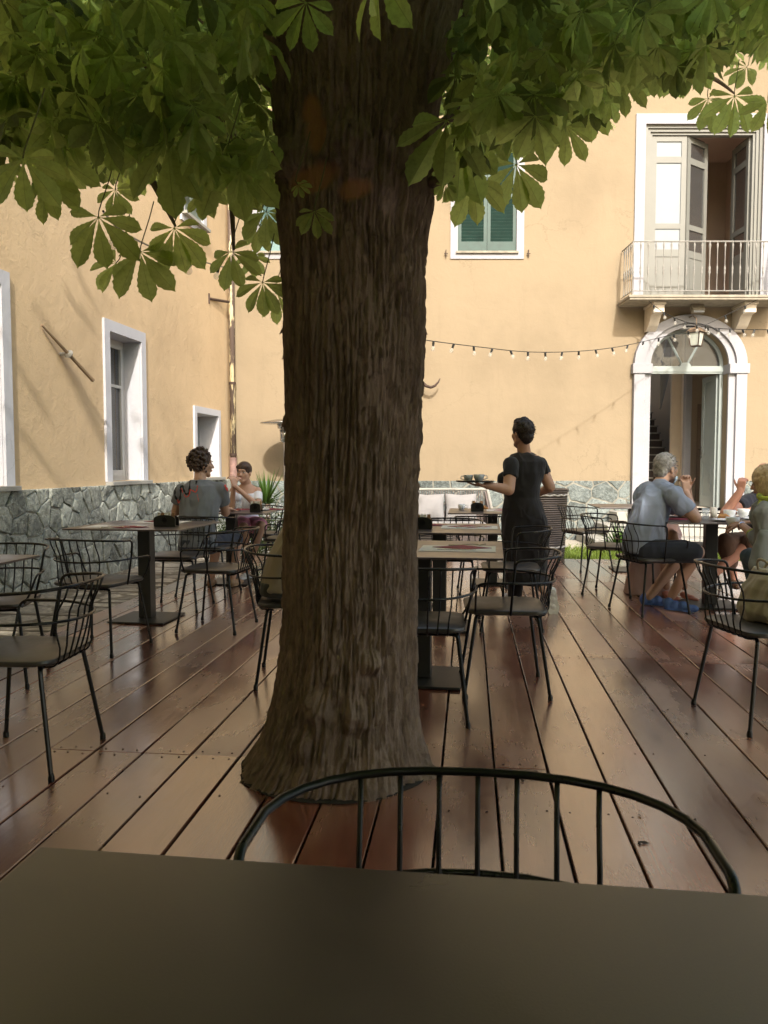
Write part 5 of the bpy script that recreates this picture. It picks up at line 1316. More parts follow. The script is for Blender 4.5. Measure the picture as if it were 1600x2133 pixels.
# patio heater
hp = W(594, 880, 12.75)
ht = empty('patio_heater', (hp.x, 12.75, -.13), 0, 'steel patio heater with a flat round cap, beside the left side of the trunk', 'heater')
hz = hp.z+.13
m = MB(); m.lathe([(.40, -.02), (.39, 0), (.15, .05), (.02, .06), (0, .06)], 36, (0, 0, hz)); m.build('cap', M['steel'], ht, smooth=True)
m = MB(); m.lathe([(.12, -.10), (.13, -.04), (.12, -.02)], 20, (0, 0, hz)); m.lathe([(.05, -.32), (.08, -.3), (.09, -.12), (.05, -.10)], 20, (0, 0, hz)); m.build('burner', M['steel'], ht, smooth=True)
m = MB(); m.tube([(0, 0, .4), (0, 0, hz-.3)], .03, 12); m.build('pole', M['steel'], ht); m = MB(); m.lathe([(.22, 0), (.23, .02), (.2, .45), (.05, .5), (.0, .5)], 24); m.build('tank_cover', M['steel'], ht)
# ---------------------------------------------------------------- plants
M['yucca'] = leaf_mat('yucca_leaf', (0.06, 0.13, 0.02), (0.16, 0.25, 0.05), (0.2, 0.34, 0.04), .3)
def blade_plant(name, c, n, ln, wd, lab, cat, mat, up=0.6, h0=0.0, seed=1, droop=.4):
    o = empty(name, c, 0, lab, cat); m = MB(); rnd = random.Random(seed)
    for i in range(n):
        a = rnd.uniform(0, 2*pi); el = rnd.uniform(up*.3, 1.35); l = ln*rnd.uniform(.65, 1.05); d = Vector((cos(a)*cos(el), sin(a)*cos(el), sin(el))); s = Vector((-sin(a), cos(a), 0)); P = []
        for k in range(6):
            t = k/5; p = Vector((0, 0, h0))+d*l*t+Vector((0, 0, -droop*l*t*t*(1.1-sin(el)))); w = wd*(0.7+.6*t if t < .4 else (1-t)*1.55+.01); P += [p-s*w, p+Vector((0, 0, -w*.5)), p+s*w]
        m.add(P, [(3*k+j, 3*k+j+1, 3*k+4+j, 3*k+3+j) for k in range(5) for j in (0, 1)])
    m.build('leaves', mat, o, smooth=True)
    if h0 > .05: q = MB(); q.tube([(0, 0, 0), (.02, 0, h0)], [.05, .04], 8); q.build('stem', M['bark'], o)
    return o
blade_plant('yucca', (W(555, 1000, 11.6).x, 11.6, -.13), 75, .62, .016, 'spiky green yucca between the woman in white and the trunk', 'plant', M['yucca'], .4, .78, 3, .15)
blade_plant('agapanthus', (W(1290, 1130, 11.8).x, 11.8, -.13), 130, .62, .013, 'bushy strap-leaved green plant on the grass behind the grey haired man', 'plant', M['yucca'], .5, .02, 5, .7)
blade_plant('agapanthus', (W(1310, 1130, 12.0).x+.15, 12.1, -.13), 60, .75, .012, 'second strap-leaved plant, taller, close to the doorway surround', 'plant', M['yucca'], .6, .02, 6, .6)
def shrub(name, c, r, n, lab, seed, mat, flower=0):
    o = empty(name, c, 0, lab, 'shrub'); rnd = random.Random(seed); m = MB(); fm = MB()
    for i in range(n):
        d = Vector((rnd.gauss(0, 1), rnd.gauss(0, 1), rnd.gauss(0, 1))).normalized(); p = Vector((d.x*r[0], d.y*r[1], r[2]+d.z*r[2]))*rnd.uniform(.55, 1.05); a = Vector((rnd.gauss(0, 1), rnd.gauss(0, 1), rnd.gauss(0, 1))).normalized(); b = a.cross(d).normalized(); l = rnd.uniform(.02, .045)
        m.add([p, p+a*l*.5+b*l*.3, p+a*l, p+a*l*.5-b*l*.3], [(0, 1, 2, 3)])
        if i < flower: q = p*1.03; fm.ball(q, rnd.uniform(.006, .013), 5, 4)
    m.build('foliage', mat, o)
    if flower: fm.build('blossom', M['china'], o)
    q = MB(); q.tube([(0, 0, 0), (0, 0, r[2])], .02, 6); q.build('stem', M['bark'], o)
M['shrub'] = leaf_mat('shrub_leaf', (0.05, 0.08, 0.02), (0.15, 0.18, 0.06), (0.15, 0.2, 0.04), .25)
shrub('flowering_shrub', (W(560, 1050, 11.0).x, 11.1, -.13), (.75, .5, .42), 4200, 'loose flowering shrub below the yucca, left of the trunk', 8, M['shrub'], 420)
shrub('flowering_shrub', (W(490, 1050, 11.4).x, 11.5, -.13), (.6, .5, .36), 2600, 'low shrub behind the woman in the white top', 9, M['shrub'], 160)
# ================================================================ PEOPLE
M['skin'] = simple('skin', (0.46, 0.27, 0.185), 0.5, var=.06, scale=6, spec=.4, bmp=.05)
M['skin2'] = simple('tanned_skin', (0.42, 0.235, 0.155), 0.5, var=.08, scale=6, spec=.4)
M['skin3'] = simple('reddish_skin', (0.46, 0.22, 0.15), 0.5, var=.08, scale=6, spec=.4)
for k in ('skin', 'skin2', 'skin3'): M[k].node_tree.nodes['Principled BSDF'].inputs['Subsurface Weight'].default_value = 0.0
def cloth(name, c, var=.08): return simple(name, c, .9, var=var, scale=5, bmp=.25, bscale=220, spec=.2, sheen=.15)
def hand(mb, wrist, d, nrm, curl=0.5, side=1, sc=1.0, spread=.12):
    """palm, four fingers and thumb; nrm = back of the hand"""
    d = Vector(d).normalized(); nrm = Vector(nrm); nrm = (nrm-d*nrm.dot(d)).normalized(); s = d.cross(nrm)*side; w = Vector(wrist)
    for k in (-1.5, -.5, .5, 1.5): mb.cone(w+s*k*.012*sc, w+d*.085*sc+s*k*.019*sc, .017*sc, .0125*sc, 8)
    for i, (k, ln) in enumerate(((-1.5, .82), (-.5, .97), (.5, 1.0), (1.5, .88))):
        p = w+d*.085*sc+s*k*.0195*sc; a = 0.15; dd = (d+s*k*spread).normalized()
        for seg, r0, r1 in ((.042, .0098, .009), (.027, .009, .0083), (.021, .0083, .007)):
            a += curl*(1.1 if seg < .04 else .75); q = p+(dd*cos(a)-nrm*sin(a))*seg*ln*sc; mb.cone(p, q, r0*sc, r1*sc, 8); p = q
    p = w+d*.025*sc+s*.026*sc; dd = (d*.75+s*.75-nrm*.25).normalized()
    for seg, r0, r1 in ((.04, .014, .011), (.03, .011, .010), (.024, .010, .008)):
        q = p+dd*seg*sc; mb.cone(p, q, r0*sc, r1*sc, 8); p = q; dd = (dd+d*.25-nrm*curl*.35).normalized()
def headset(mb, c, f, up=(0, 0, 1), sc=1.0, root=None, feats=True, eye=(0.1, 0.05, 0.03), brow=None, jaw=1.0, parts=None):
    """skull, jaw, nose, lips, ears into mb; returns the head's rotation"""
    f = Vector(f).normalized(); up = Vector(up); up = (up-f*up.dot(f)).normalized(); x = f.cross(up); R = Matrix((x, f, up)).transposed(); c = Vector(c)
    def P(a, b, d): return c+R @ (Vector((a, b, d))*sc)
    mb.ball(P(0, -.012, .035), (.076*sc, .094*sc, .088*sc), 16, 12, R); mb.ball(P(0, .03, -.015), (.064*sc, .062*sc, .075*sc), 14, 10, R)
    mb.cone(P(0, .03, -.05), P(0, .062, -.092), .05*sc*jaw, .026*sc*jaw, 12)
    for s in (-1, 1):
        mb.ball(P(s*.040, .055, -.012), (.024*sc, .026*sc, .026*sc), 10, 8, R); mb.cone(P(s*.052, .0, -.045), P(s*.014, .065, -.09), .022*sc, .018*sc, 8)
        mb.ball(P(s*.078, -.008, -.008), (.009*sc, .020*sc, .031*sc), 10, 8, R)
    mb.cone(P(0, .084, .022), P(0, .108, -.020), .008*sc, .0125*sc, 8); mb.ball(P(-.011, .096, -.024), .009*sc, 8, 6); mb.ball(P(.011, .096, -.024), .009*sc, 8, 6)
    mb.ball(P(0, .072, .036), (.050*sc, .020*sc, .012*sc), 12, 8, R)
    mb.ball(P(0, .087, -.048), (.022*sc, .009*sc, .006*sc), 10, 6, R); mb.ball(P(0, .085, -.058), (.019*sc, .010*sc, .007*sc), 10, 6, R)
    if feats and root is not None:
        o0 = Vector(root.location)
        e = MB(); ir = MB(); br_ = MB(); lp_ = MB()
        for s in (-1, 1):
            q = MB(); q.ball(P(s*.031, .0785, .012)-o0, (.0135*sc, .009*sc, .006*sc), 10, 8, R); q.build('eye', M['eye'], root, smooth=True)
            q = MB(); q.ball(P(s*.031+.001, .084, .012)-o0, .0052*sc, 8, 6); q.build('iris', M['dark_plastic'], root, smooth=True)
            q = MB(); q.tube([P(s*.012, .094, .031)-o0, P(s*.032, .094, .037)-o0, P(s*.052, .082, .030)-o0], [.003*sc, .0035*sc, .0015*sc], 6); q.build('eyebrow', M['hair_dark'], root)
        q = MB(); q.ball(P(0, .0925, -.053)-o0, (.021*sc, .0065*sc, .0085*sc), 12, 8, R); q.build('lips', M['lips'], root, smooth=True)
    return R, P
M['hair_dark'] = simple('dark_hair', (0.018, 0.011, 0.008), 0.55, var=.3, scale=30, bmp=.5, bscale=90, spec=.35)
M['hair_brown'] = simple('brown_curls', (0.05, 0.028, 0.018), 0.5, var=.4, scale=30, bmp=.5, bscale=90, spec=.4)
M['hair_grey'] = simple('grey_hair', (0.30, 0.28, 0.26), 0.6, var=.35, scale=40, bmp=.7, bscale=120)
M['hair_blond'] = simple('blond_hair', (0.40, 0.29, 0.16), 0.5, var=.4, scale=14, bmp=.6, bscale=80, spec=.4)
M['eye'] = simple('eyeball', (.42, .38, .36), .3, var=.02)
M['lips'] = simple('lips', (0.36, 0.11, 0.09), 0.4)
def folds(o, amp=.004, freq=(9, 9, 4), seed=0):
    me = o.data; me.update(); ns_ = [v.normal.copy() for v in me.vertices]; s = Vector((seed*3.1, seed*1.7, seed))
    for v, n in zip(me.vertices, ns_):
        p = Vector((v.co.x*freq[0], v.co.y*freq[1], v.co.z*freq[2]))+s; a = noise.noise(p); b = noise.noise(p*2.3+Vector((a*2, 0, a)))
        v.co += n*amp*((1-abs(a)*3)*.9+b*.7)
    me.update()
def rel(mb, root):
    o = Vector(root.location); mb.v = [(p[0]-o.x, p[1]-o.y, p[2]-o.z) for p in mb.v]; return mb
def skinobj(mb, name, mat, root, vox=.0065, sm=3, fold=None, seed=0):
    rel(mb, root); o = mb.build(name, mat, root); remesh(o, vox, sm)
    if fold: folds(o, fold, seed=seed)
    return o
def limb_chain(mb, pts, rs, n=14):
    for i in range(len(pts)-1): mb.cone(pts[i], pts[i+1], rs[i], rs[i+1], n)
def strands(name, mat, root, P, R, sc, n, spread, ln, seed, cond=None, r0=.0035, down=.2):
    """short tapered locks standing off the scalp"""
    rnd = random.Random(seed); m = MB(); o0 = Vector(root.location)
    for i in range(n):
        d = Vector((rnd.gauss(0, 1), rnd.gauss(0, 1), rnd.gauss(0, 1))).normalized()
        if cond and not cond(d): continue
        p = Vector((d.x*.079, -.012+d.y*.098, .038+d.z*.092)); q = p+d*ln*rnd.uniform(.5, 1)+Vector((rnd.uniform(-1, 1), rnd.uniform(-1, 1), rnd.uniform(-1, .5)))*spread-Vector((0, 0, down*ln))
        a, b = P(*p)-o0, P(*q)-o0; c = P(*((p+q)/2+d*ln*.15))-o0; m.tube([a, c, b], [r0, r0*.8, r0*.25], 4)
    return m.build(name, mat, root)
# ---- the waitress
w = empty('person', (1.30, 6.9, 0), 0, 'waitress in black clothes seen from behind, carrying a tray of cups', 'person')
m = MB(); fdir = (-.58, .81, 0); hc = W(1087, 905, 6.88)
R, P = headset(m, hc, fdir, (0, 0, 1), .98, None, False)
nb_ = W(1092, 945, 6.93); m.cone(hc+Vector((.01, 0, -.05)), nb_, .052, .062)
shL, shR = W(1064, 968, 6.74), W(1124, 966, 7.02); elL, elR = W(1060, 1020, 6.66), W(1146, 1015, 7.0); haL, haR = W(1012, 1011, 6.62), W(1118, 1030, 7.26)
limb_chain(m, [shL, elL, haL], [.058, .050, .029]); limb_chain(m, [shR, elR, haR], [.056, .048, .028])
m.loft([(W(1092, 948, 6.92), .12, .08, -.5), (W(1093, 975, 6.9), .15, .11, -.5), (W(1090, 1040, 6.9), .13, .10, -.5), (W(1092, 1090, 6.9), .16, .12, -.5)])
hand(m, haL, (-1, 0, .03), (0, 0, -1), .12, 1, 1.0, .2); hand(m, haR, (-.6, .5, 0), (0, .3, 1), .5, -1)
aR, aL = W(1139, 1238, 6.48), W(1073, 1236, 7.05)
limb_chain(m, [W(1112, 1100, 6.84), W(1118, 1195, 6.84), aR], [.08, .055, .037]); limb_chain(m, [W(1078, 1100, 6.98), W(1075, 1185, 7.08), aL], [.08, .05, .036])
skinobj(m, 'body', M['skin2'], w)
m = MB()
m.loft([(W(1093, 943, 6.93), .07, .065, -.5), (W(1093, 949, 6.92), .13, .085, -.5), (W(1094, 962, 6.9), .172, .115, -.5), (W(1093, 985, 6.89), .178, .135, -.5), (W(1087, 1012, 6.88), .160, .128, -.5), (W(1086, 1036, 6.88), .152, .122, -.5), (W(1089, 1060, 6.88), .178, .142, -.5), (W(1092, 1078, 6.88), .19, .15, -.5)], 26)
m.ball(W(1056, 1000, 6.95), (.085, .08, .08), 14, 10); m.ball(W(1066, 1000, 7.05), (.085, .08, .08), 14, 10)
m.cone(shL, shL.lerp(elL, .50), .066, .066, 16, True, False); m.cone(shR, shR.lerp(elR, .45), .064, .063, 16, True, False)
o = skinobj(m, 'tshirt', cloth('black_tshirt_cloth', (.018, .016, .016)), w, .007, 2, .008, 2)
m = MB()
m.loft([(W(1089, 1056, 6.88), .170, .135, -.5), (W(1092, 1085, 6.88), .198, .158, -.5), (W(1094, 1110, 6.88), .205, .165, -.5), (W(1094, 1160, 6.9), .195, .165, -.4), (W(1094, 1200, 6.9), .187, .160, -.4), (W(1096, 1214, 6.9), .178, .155, -.4)], 26)
limb_chain(m, [W(1112, 1120, 6.82), W(1118, 1195, 6.82), W(1138, 1226, 6.58)], [.10, .075, .052]); limb_chain(m, [W(1078, 1120, 7.0), W(1075, 1185, 7.08), W(1073, 1238, 7.05)], [.095, .07, .058])
o = skinobj(m, 'trousers_and_apron', cloth('black_apron_cloth', (.014, .012, .013)), w, .009, 2, .010, 4)
m = MB(); m.ball(hc+R @ Vector((0, -.022, .045)), (.086, .103, .094), 18, 14, R); m.ball(hc+R @ Vector((0, -.06, -.01)), (.065, .055, .075), 14, 10, R); m.cone(hc+R @ Vector((0, -.02, .10)), hc+R @ Vector((0, .05, .108)), .055, .035)
o = skinobj(m, 'hair', M['hair_dark'], w, .006, 2); folds(o, .005, (26, 26, 26), 3)
strands('hair_tufts', M['hair_dark'], w, P, R, 1, 500, .006, .03, 5, lambda d: (d.y < .1 or d.z > .6) and d.z > -.55)
o0 = Vector(w.location)
def shoe(root, heel, toe, up, mat, name='shoe', wd=.045, h=.055, sole=None, clog=False):
    heel, toe = Vector(heel), Vector(toe); d = (toe-heel).normalized(); up = Vector(up); up = (up-d*up.dot(d)).normalized(); L_ = (toe-heel).length; m = MB()
    for t, r in ((.12, .85), (.35, .92), (.6, .98), (.82, .95), (.95, .7)): s = d.cross(up); m.ball(heel+d*L_*t+up*h*(.62 if t < .3 else .5 if t < .7 else .38), (wd*r, L_*.2, h*(.72 if t < .3 else .6 if t < .7 else .42)), 12, 8, Matrix((s, d, up)).transposed())
    rel(m, root); o = m.build(name, mat, root); remesh(o, .005, 3)
    q = MB(); s = d.cross(up); ring = []
    for k in range(24):
        a = 2*pi*k/24; yy = .5+.52*sin(a); ww = wd*(1.02 if yy > .5 else .85)*cos(a); ring.append(heel+d*L_*yy+s*ww*(.8 if .3 < yy < .5 else 1))
    q.add([p-o0_(root) for p in ring]+[p+up*.018-o0_(root) for p in ring], [tuple(range(23, -1, -1)), tuple(range(24, 48))]+[(k, (k+1) % 24, 24+(k+1) % 24, 24+k) for k in range(24)]); q.build('sole', sole or mat, root)
def o0_(root): return Vector(root.location)
tr_grey = simple('grey_trainer', (.5, .48, .44), .8)
shoe(w, W(1151, 1234, 6.36)+Vector((0, 0, .02)), W(1154, 1287, 6.40), (-.1, .95, .3), tr_grey, wd=.05, sole=simple('grey_sole', (.5, .48, .43), .8, bmp=.3, bscale=90)); shoe(w, aL+Vector((.0, -.06, -.075)), aL+Vector((-.05, .2, -.075)), (0, 0, 1), tr_grey)
q = MB(); q.tube([nb_-o0+Vector((.055*cos(a), .055*sin(a), .012+.01*sin(a))) for a in [2*pi*k/20 for k in range(20)]], .004, 6, close=True); q.build('apron_strap', M['burgundy'], w)
# tray with cups
tc = W(995, 1010, 6.62)+Vector((-.02, .03, .022))
ty = empty('tray', tc, 0, 'round black serving tray on the waitress hand', 'tray'); q = MB(); q.lathe([(0, 0), (.15, 0), (.165, .012), (.162, .014), (.148, .005), (0, .004)], 32); q.build('dish', M['dark_plastic'], ty, smooth=True)
cup(tc+Vector((-.055, .0, .006)), 'grey cup at the left of the waitress tray', M['china_grey'], .042, .055, pi, False, 'cups on the tray'); cup(tc+Vector((.03, -.03, .006)), 'grey cup with a dark mark at the right of the waitress tray', M['china_grey'], .046, .06, 0, False, 'cups on the tray')
# ---- seated figures
def seated(label, hc, face, neck, sh, chest_rings, arms, hands, legs, skin, headsc=1.0, feats=False, up=(0, 0, 1), vox=.0065, root=None):
    base = chest_rings[-1][0]; r = empty('person', (base.x, base.y, 0), 0, label, 'person'); m = MB()
    R, P = headset(m, hc, face, up, headsc, r, feats); m.cone(hc+Vector((0, 0, -.06))-Vector(face).normalized()*.02, neck, .052, .058); m.loft(chest_rings, 24)
    for a, rs in arms: limb_chain(m, a, rs)
    for h in hands: hand(m, *h)
    for l, rs in legs: limb_chain(m, l, rs)
    skinobj(m, 'body', skin, r, vox); return r, R, P
def shrink(rings, k): return [(c[0], c[1]*k, c[2]*k)+tuple(c[3:]) for c in rings]
# curly haired man
hc = W(421, 968, 7.42); nk = W(417, 1001, 7.38); L_, R_ = W(380, 1022, 7.34), W(459, 1019, 7.36)
rings = [(W(417, 1001, 7.38), .10, .08, .05), (W(418, 1012, 7.36), .18, .11, .05), (W(417, 1040, 7.33), .195, .125, .05), (W(414, 1080, 7.30), .175, .125, .05), (W(412, 1110, 7.30), .165, .125, .05), (W(412, 1138, 7.30), .175, .14, .05)]
elR, haR = W(470, 1068, 7.52), W(470, 1060, 7.80); elL, haL = W(366, 1066, 7.40), W(425, 1060, 7.80)
kR, fR = W(494, 1122, 7.80), W(484, 1205, 7.86); kL, fL = W(452, 1128, 7.85), W(440, 1206, 7.88); hpR, hpL = W(432, 1135, 7.35), W(395, 1135, 7.35)
p2, R, P = seated('young man with dark curly hair in a printed grey t-shirt, back to the camera', hc, (.88, .45, -.05), nk, None, shrink(rings, .78), [([L_, elL, haL], [.05, .042, .028]), ([R_, elR, haR], [.05, .042, .028])], [(haR, (.2, 1, 0), (0, 0, 1), .35, 1), (haL, (.3, 1, 0), (0, 0, 1), .35, -1)], [([hpR, kR, fR], [.08, .058, .036]), ([hpL, kL, fL], [.08, .058, .036])], M['skin'], 1.0, True)
m = MB(); m.loft(rings, 26); m.cone(L_, L_.lerp(elL, .58), .066, .068, 16, True, False); m.cone(R_, R_.lerp(elR, .58), .066, .068, 16, True, False); m.cone(W(399, 1019, 7.36), L_, .07, .062); m.cone(W(437, 1017, 7.36), R_, .07, .062)
shirt2 = skinobj(m, 'tshirt', cloth('grey_tshirt_cloth', (.15, .155, .165)), p2, .007, 2, .008, 5)
m = MB(); m.loft([(W(412, 1122, 7.3), .172, .135, .05), (W(412, 1146, 7.32), .185, .15, .05)], 22); limb_chain(m, [hpR, hpR.lerp(kR, .93)], [.095, .08]); limb_chain(m, [hpL, hpL.lerp(kL, .93)], [.095, .08]); skinobj(m, 'shorts', cloth('navy_shorts_cloth', (.035, .04, .055)), p2, .009, 3, .005, 6)
m = MB(); rnd = random.Random(12); o0 = Vector(p2.location)
m.ball(P(0, -.02, .045), (.088, .10, .095), 14, 10, R)
for i in range(230):
    d = Vector((rnd.gauss(0, 1), rnd.gauss(0, 1), rnd.gauss(0, 1))).normalized()
    if d.y > .45 and d.z < .35: continue
    if d.z < -.75: continue
    rr_ = rnd.uniform(.95, 1.12+.12*max(0, d.z)); m.ball(P(d.x*.092*rr_, -.026+d.y*.104*rr_, .03+d.z*.112*rr_), rnd.uniform(.008, .018), 7, 5)
o = skinobj(m, 'hair', M['hair_brown'], p2, .0055, 1); folds(o, .004, (50, 50, 50), 1)
# brush-lettering print, laid on the shirt's own surface
from mathutils.bvhtree import BVHTree
def ribbon(target, root, strokes, name, mat, off=.003):
    bv = BVHTree.FromPolygons([v.co+Vector(root.location) for v in target.data.vertices], [tuple(p.vertices) for p in target.data.polygons]); m = MB(); cam0 = Vector((0, 0, H)); o0 = Vector(root.location)
    for pts, wd in strokes:
        C = []; P_ = [Vector((320+a/5.714, 900+b/5.714, 0)) for a, b in pts]
        for i in range(len(P_)-1):
            p0 = P_[max(i-1, 0)]; p1 = P_[i]; p2_ = P_[i+1]; p3 = P_[min(i+2, len(P_)-1)]
            for j in range(5): t = j/5; C.append(0.5*((2*p1)+(-p0+p2_)*t+(2*p0-5*p1+4*p2_-p3)*t*t+(-p0+3*p1-3*p2_+p3)*t**3))
        C.append(P_[-1]); V = []; ok = []
        for i, c in enumerate(C):
            d = (C[min(i+1, len(C)-1)]-C[max(i-1, 0)]); d = d.normalized() if d.length > 1e-6 else Vector((0, 1, 0)); n = Vector((-d.y, d.x, 0)); w_ = wd/2/5.714*(.75+.35*sin(i*1.3))
            row = []
            for k in (-1, 0, 1):
                s = c+n*w_*k; dr = (W(s.x, s.y, 7)-cam0).normalized(); h, nn, _, _ = bv.ray_cast(cam0, dr)
                row.append(None if h is None else h+nn*off-o0)
            V.append(row)
        for i in range(len(V)-1):
            for k in (0, 1):
                qd = [V[i][k], V[i][k+1], V[i+1][k+1], V[i+1][k]]
                if all(x is not None for x in qd) and max((qd[0]-x).length for x in qd) < .08: m.add(qd, [(0, 1, 2, 3)])
    m.build(name, mat, root)
ink = cloth('black_print_ink', (.012, .012, .013)); red = cloth('red_print_ink', (.55, .07, .05))
ribbon(shirt2, p2, [([(268, 640), (255, 700), (262, 770), (295, 815), (318, 790), (325, 700), (322, 655)], 26), ([(322, 655), (345, 640), (362, 690), (385, 735), (412, 735), (428, 690), (434, 575)], 24), ([(508, 528), (512, 580), (506, 625)], 24), ([(365, 705), (374, 700)], 16)], 'shirt_print', ink)
ribbon(shirt2, p2, [([(330, 672), (345, 700), (352, 730)], 12), ([(368, 745), (385, 772), (412, 765), (430, 735), (440, 690), (470, 700), (500, 715), (516, 690), (524, 640)], 14), ([(290, 800), (300, 840), (318, 820)], 18), ([(520, 740), (532, 790), (536, 830)], 6), ([(846, 630), (862, 665), (880, 700)], 26)], 'red_shirt_print', red, .0045)
tan = simple('tan_sandal', (.30, .18, .10), .7); shoe(p2, Vector((fR.x, fR.y-.05, .01)), Vector((fR.x+.05, fR.y+.2, .005)), (0, 0, 1), tan, 'sandal'); shoe(p2, Vector((fL.x, fL.y-.05, .01)), Vector((fL.x-.02, fL.y+.2, .005)), (0, 0, 1), tan, 'sandal')
# woman in white top
hc = W(508, 986, 8.68); nk = W(513, 1008, 8.74); L_, R_ = W(486, 1022, 8.70), W(537, 1022, 8.72)
rings = [(W(513, 1009, 8.74), .06, .055, 0), (W(513, 1016, 8.74), .13, .075, 0), (W(513, 1030, 8.74), .155, .10, 0), (W(512, 1048, 8.75), .135, .10, 0), (W(513, 1068, 8.77), .118, .095, 0), (W(515, 1090, 8.78), .16, .12, 0)]
hR, hL = W(489, 1012, 8.46), W(487, 1014, 8.50); eR, eL = W(539, 1056, 8.56), W(483, 1056, 8.58)
kR, kL = W(545, 1095, 8.36), W(508, 1098, 8.34); fR, fL = W(512, 1196, 8.42), W(520, 1190, 8.55)
p3, R, P = seated('young woman in a white off-shoulder top and pink skirt, hands raised', hc, (-.22, -1, -.02), nk, None, rings[:4]+shrink(rings[4:], .9), [([R_, eR, hR], [.042, .036, .023]), ([L_, eL, hL], [.042, .036, .023])], [(hR, (-.25, -.1, 1), (.6, -.6, 0), .75, 1, .92), (hL, (.35, -.1, 1), (-.6, -.6, 0), .75, -1, .92)], [([W(527, 1095, 8.75), kR, fR], [.08, .05, .032]), ([W(505, 1095, 8.75), kL, fL], [.08, .05, .032])], M['skin'], .93, True)
m = MB(); m.loft(shrink([(W(513, 1028, 8.74), .155, .10, 0), (W(512, 1036, 8.745), .152, .105, 0), (W(512, 1050, 8.75), .137, .104, 0), (W(513, 1068, 8.77), .12, .098, 0), (W(514, 1080, 8.78), .135, .108, 0)], 1.06), 24)
m.cone(R_.lerp(eR, .18), R_.lerp(eR, .62), .052, .047, 14, False, False); m.cone(L_.lerp(eL, .18), L_.lerp(eL, .62), .052, .047, 14, False, False)
for s in (492+4, 530-4): m.ball(W(s, 1037, 8.66), (.052, .05, .05), 12, 8)
skinobj(m, 'top', cloth('white_top_cloth', (.72, .72, .75)), p3, .006, 2, .002, 7)
m = MB(); m.loft([(W(514, 1076, 8.78), .135, .11, 0), (W(516, 1100, 8.76), .178, .14, 0)], 22); limb_chain(m, [W(527, 1093, 8.74), W(527, 1093, 8.74).lerp(kR, .7)], [.10, .088]); limb_chain(m, [W(505, 1093, 8.74), W(505, 1093, 8.74).lerp(kL, .7)], [.10, .088]); skinobj(m, 'skirt', cloth('pink_skirt_cloth', (.55, .22, .33)), p3, .008, 2, .005, 8)
m = MB(); m.ball(P(0, -.022, .050), (.083, .097, .088), 16, 12, R); m.ball(P(0, -.06, .0), (.06, .05, .07), 12, 8, R); m.ball(P(0, -.115, .0), (.04, .035, .04), 12, 8, R)
for s in (-1, 1): m.ball(P(s*.045, .035, .075), (.035, .035, .028), 10, 8, R)
o = skinobj(m, 'hair', M['hair_brown'], p3, .005, 2)
wt = simple('white_trainer', (.6, .6, .62), .7); shoe(p3, Vector((fR.x, fR.y+.05, .01)), Vector((fR.x-.01, fR.y-.19, .005)), (0, 0, 1), wt, wd=.04); shoe(p3, Vector((fL.x, fL.y+.05, .01)), Vector((fL.x+.03, fL.y-.18, .005)), (0, 0, 1), wt, wd=.04)
# grey haired man
hc = W(1388, 977, 6.66); nk = W(1372, 1011, 6.62); nr, fr2 = W(1404, 1034, 6.44), W(1352, 1026, 6.86)
rings = [(W(1373, 1009, 6.62), .09, .08, .9), (W(1368, 1022, 6.6), .15, .12, .9), (W(1360, 1050, 6.58), .185, .145, .9), (W(1348, 1090, 6.56), .175, .15, .8), (W(1341, 1120, 6.56), .175, .155, .7), (W(1340, 1148, 6.56), .17, .16, .5)]
el, ha = W(1449, 1080, 6.42), W(1429, 1026, 6.62); el2, ha2 = W(1440, 1078, 6.92), W(1432, 1018, 6.68)
k1, a1 = W(1452, 1150, 6.42), W(1400, 1240, 6.60); k2, a2 = W(1425, 1150, 6.85), W(1352, 1243, 6.80); h1, h2 = W(1350, 1148, 6.45), W(1345, 1146, 6.72)
p4, R, P = seated('grey haired man in a blue-grey t-shirt and navy shorts, mask under his chin', hc, (.90, .42, -.08), nk, None, shrink(rings, .82), [([nr, el, ha], [.056, .047, .030]), ([fr2, el2, ha2], [.056, .047, .030])], [(ha, (-.05, .0, 1), (.3, -1, 0), .8, 1), (ha2, (-.15, -.1, 1), (.6, .7, 0), .7, -1)], [([h1, k1, a1], [.085, .062, .038]), ([h2, k2, a2], [.085, .062, .038])], M['skin'], 1.02, True)
m = MB(); m.loft(rings, 26); m.cone(nr, nr.lerp(el, .66), .082, .072, 16, True, False); m.cone(fr2, fr2.lerp(el2, .6), .078, .07, 16, True, False); m.cone(W(1375, 1020, 6.58), nr, .085, .078); m.ball(W(1358, 1035, 6.62), (.15, .15, .12), 14, 10)
skinobj(m, 'tshirt', cloth('blue_grey_tshirt_cloth', (.25, .28, .36)), p4, .007, 2, .013, 9)
m = MB(); m.loft([(W(1341, 1124, 6.56), .172, .155, .5), (W(1342, 1155, 6.57), .178, .165, .5)], 22); limb_chain(m, [h1, h1.lerp(k1, .90)], [.105, .088]); limb_chain(m, [h2, h2.lerp(k2, .90)], [.105, .088]); skinobj(m, 'shorts', cloth('navy_shorts_cloth', (.028, .03, .04)), p4, .009, 3, .005, 10)
m = MB(); m.ball(P(0, -.024, .045), (.084, .100, .093), 16, 12, R); m.ball(P(0, -.062, -.015), (.068, .05, .075), 12, 8, R); o = skinobj(m, 'hair', M['hair_grey'], p4, .005, 2); folds(o, .004, (30, 30, 30), 4)
strands('hair_tufts', M['hair_grey'], p4, P, R, 1, 700, .004, .02, 8, lambda d: d.y < .5 and d.z > -.6, .0028)
o0 = Vector(p4.location)
m = MB(); V = []
for i in range(7):
    a = -1.3+2.6*i/6
    for z, rr_ in ((-.055, 1.0), (-.085, .97), (-.118, .75)): V.append(P(.078*sin(a)*rr_, .014+.092*cos(a)*rr_, z)-o0)
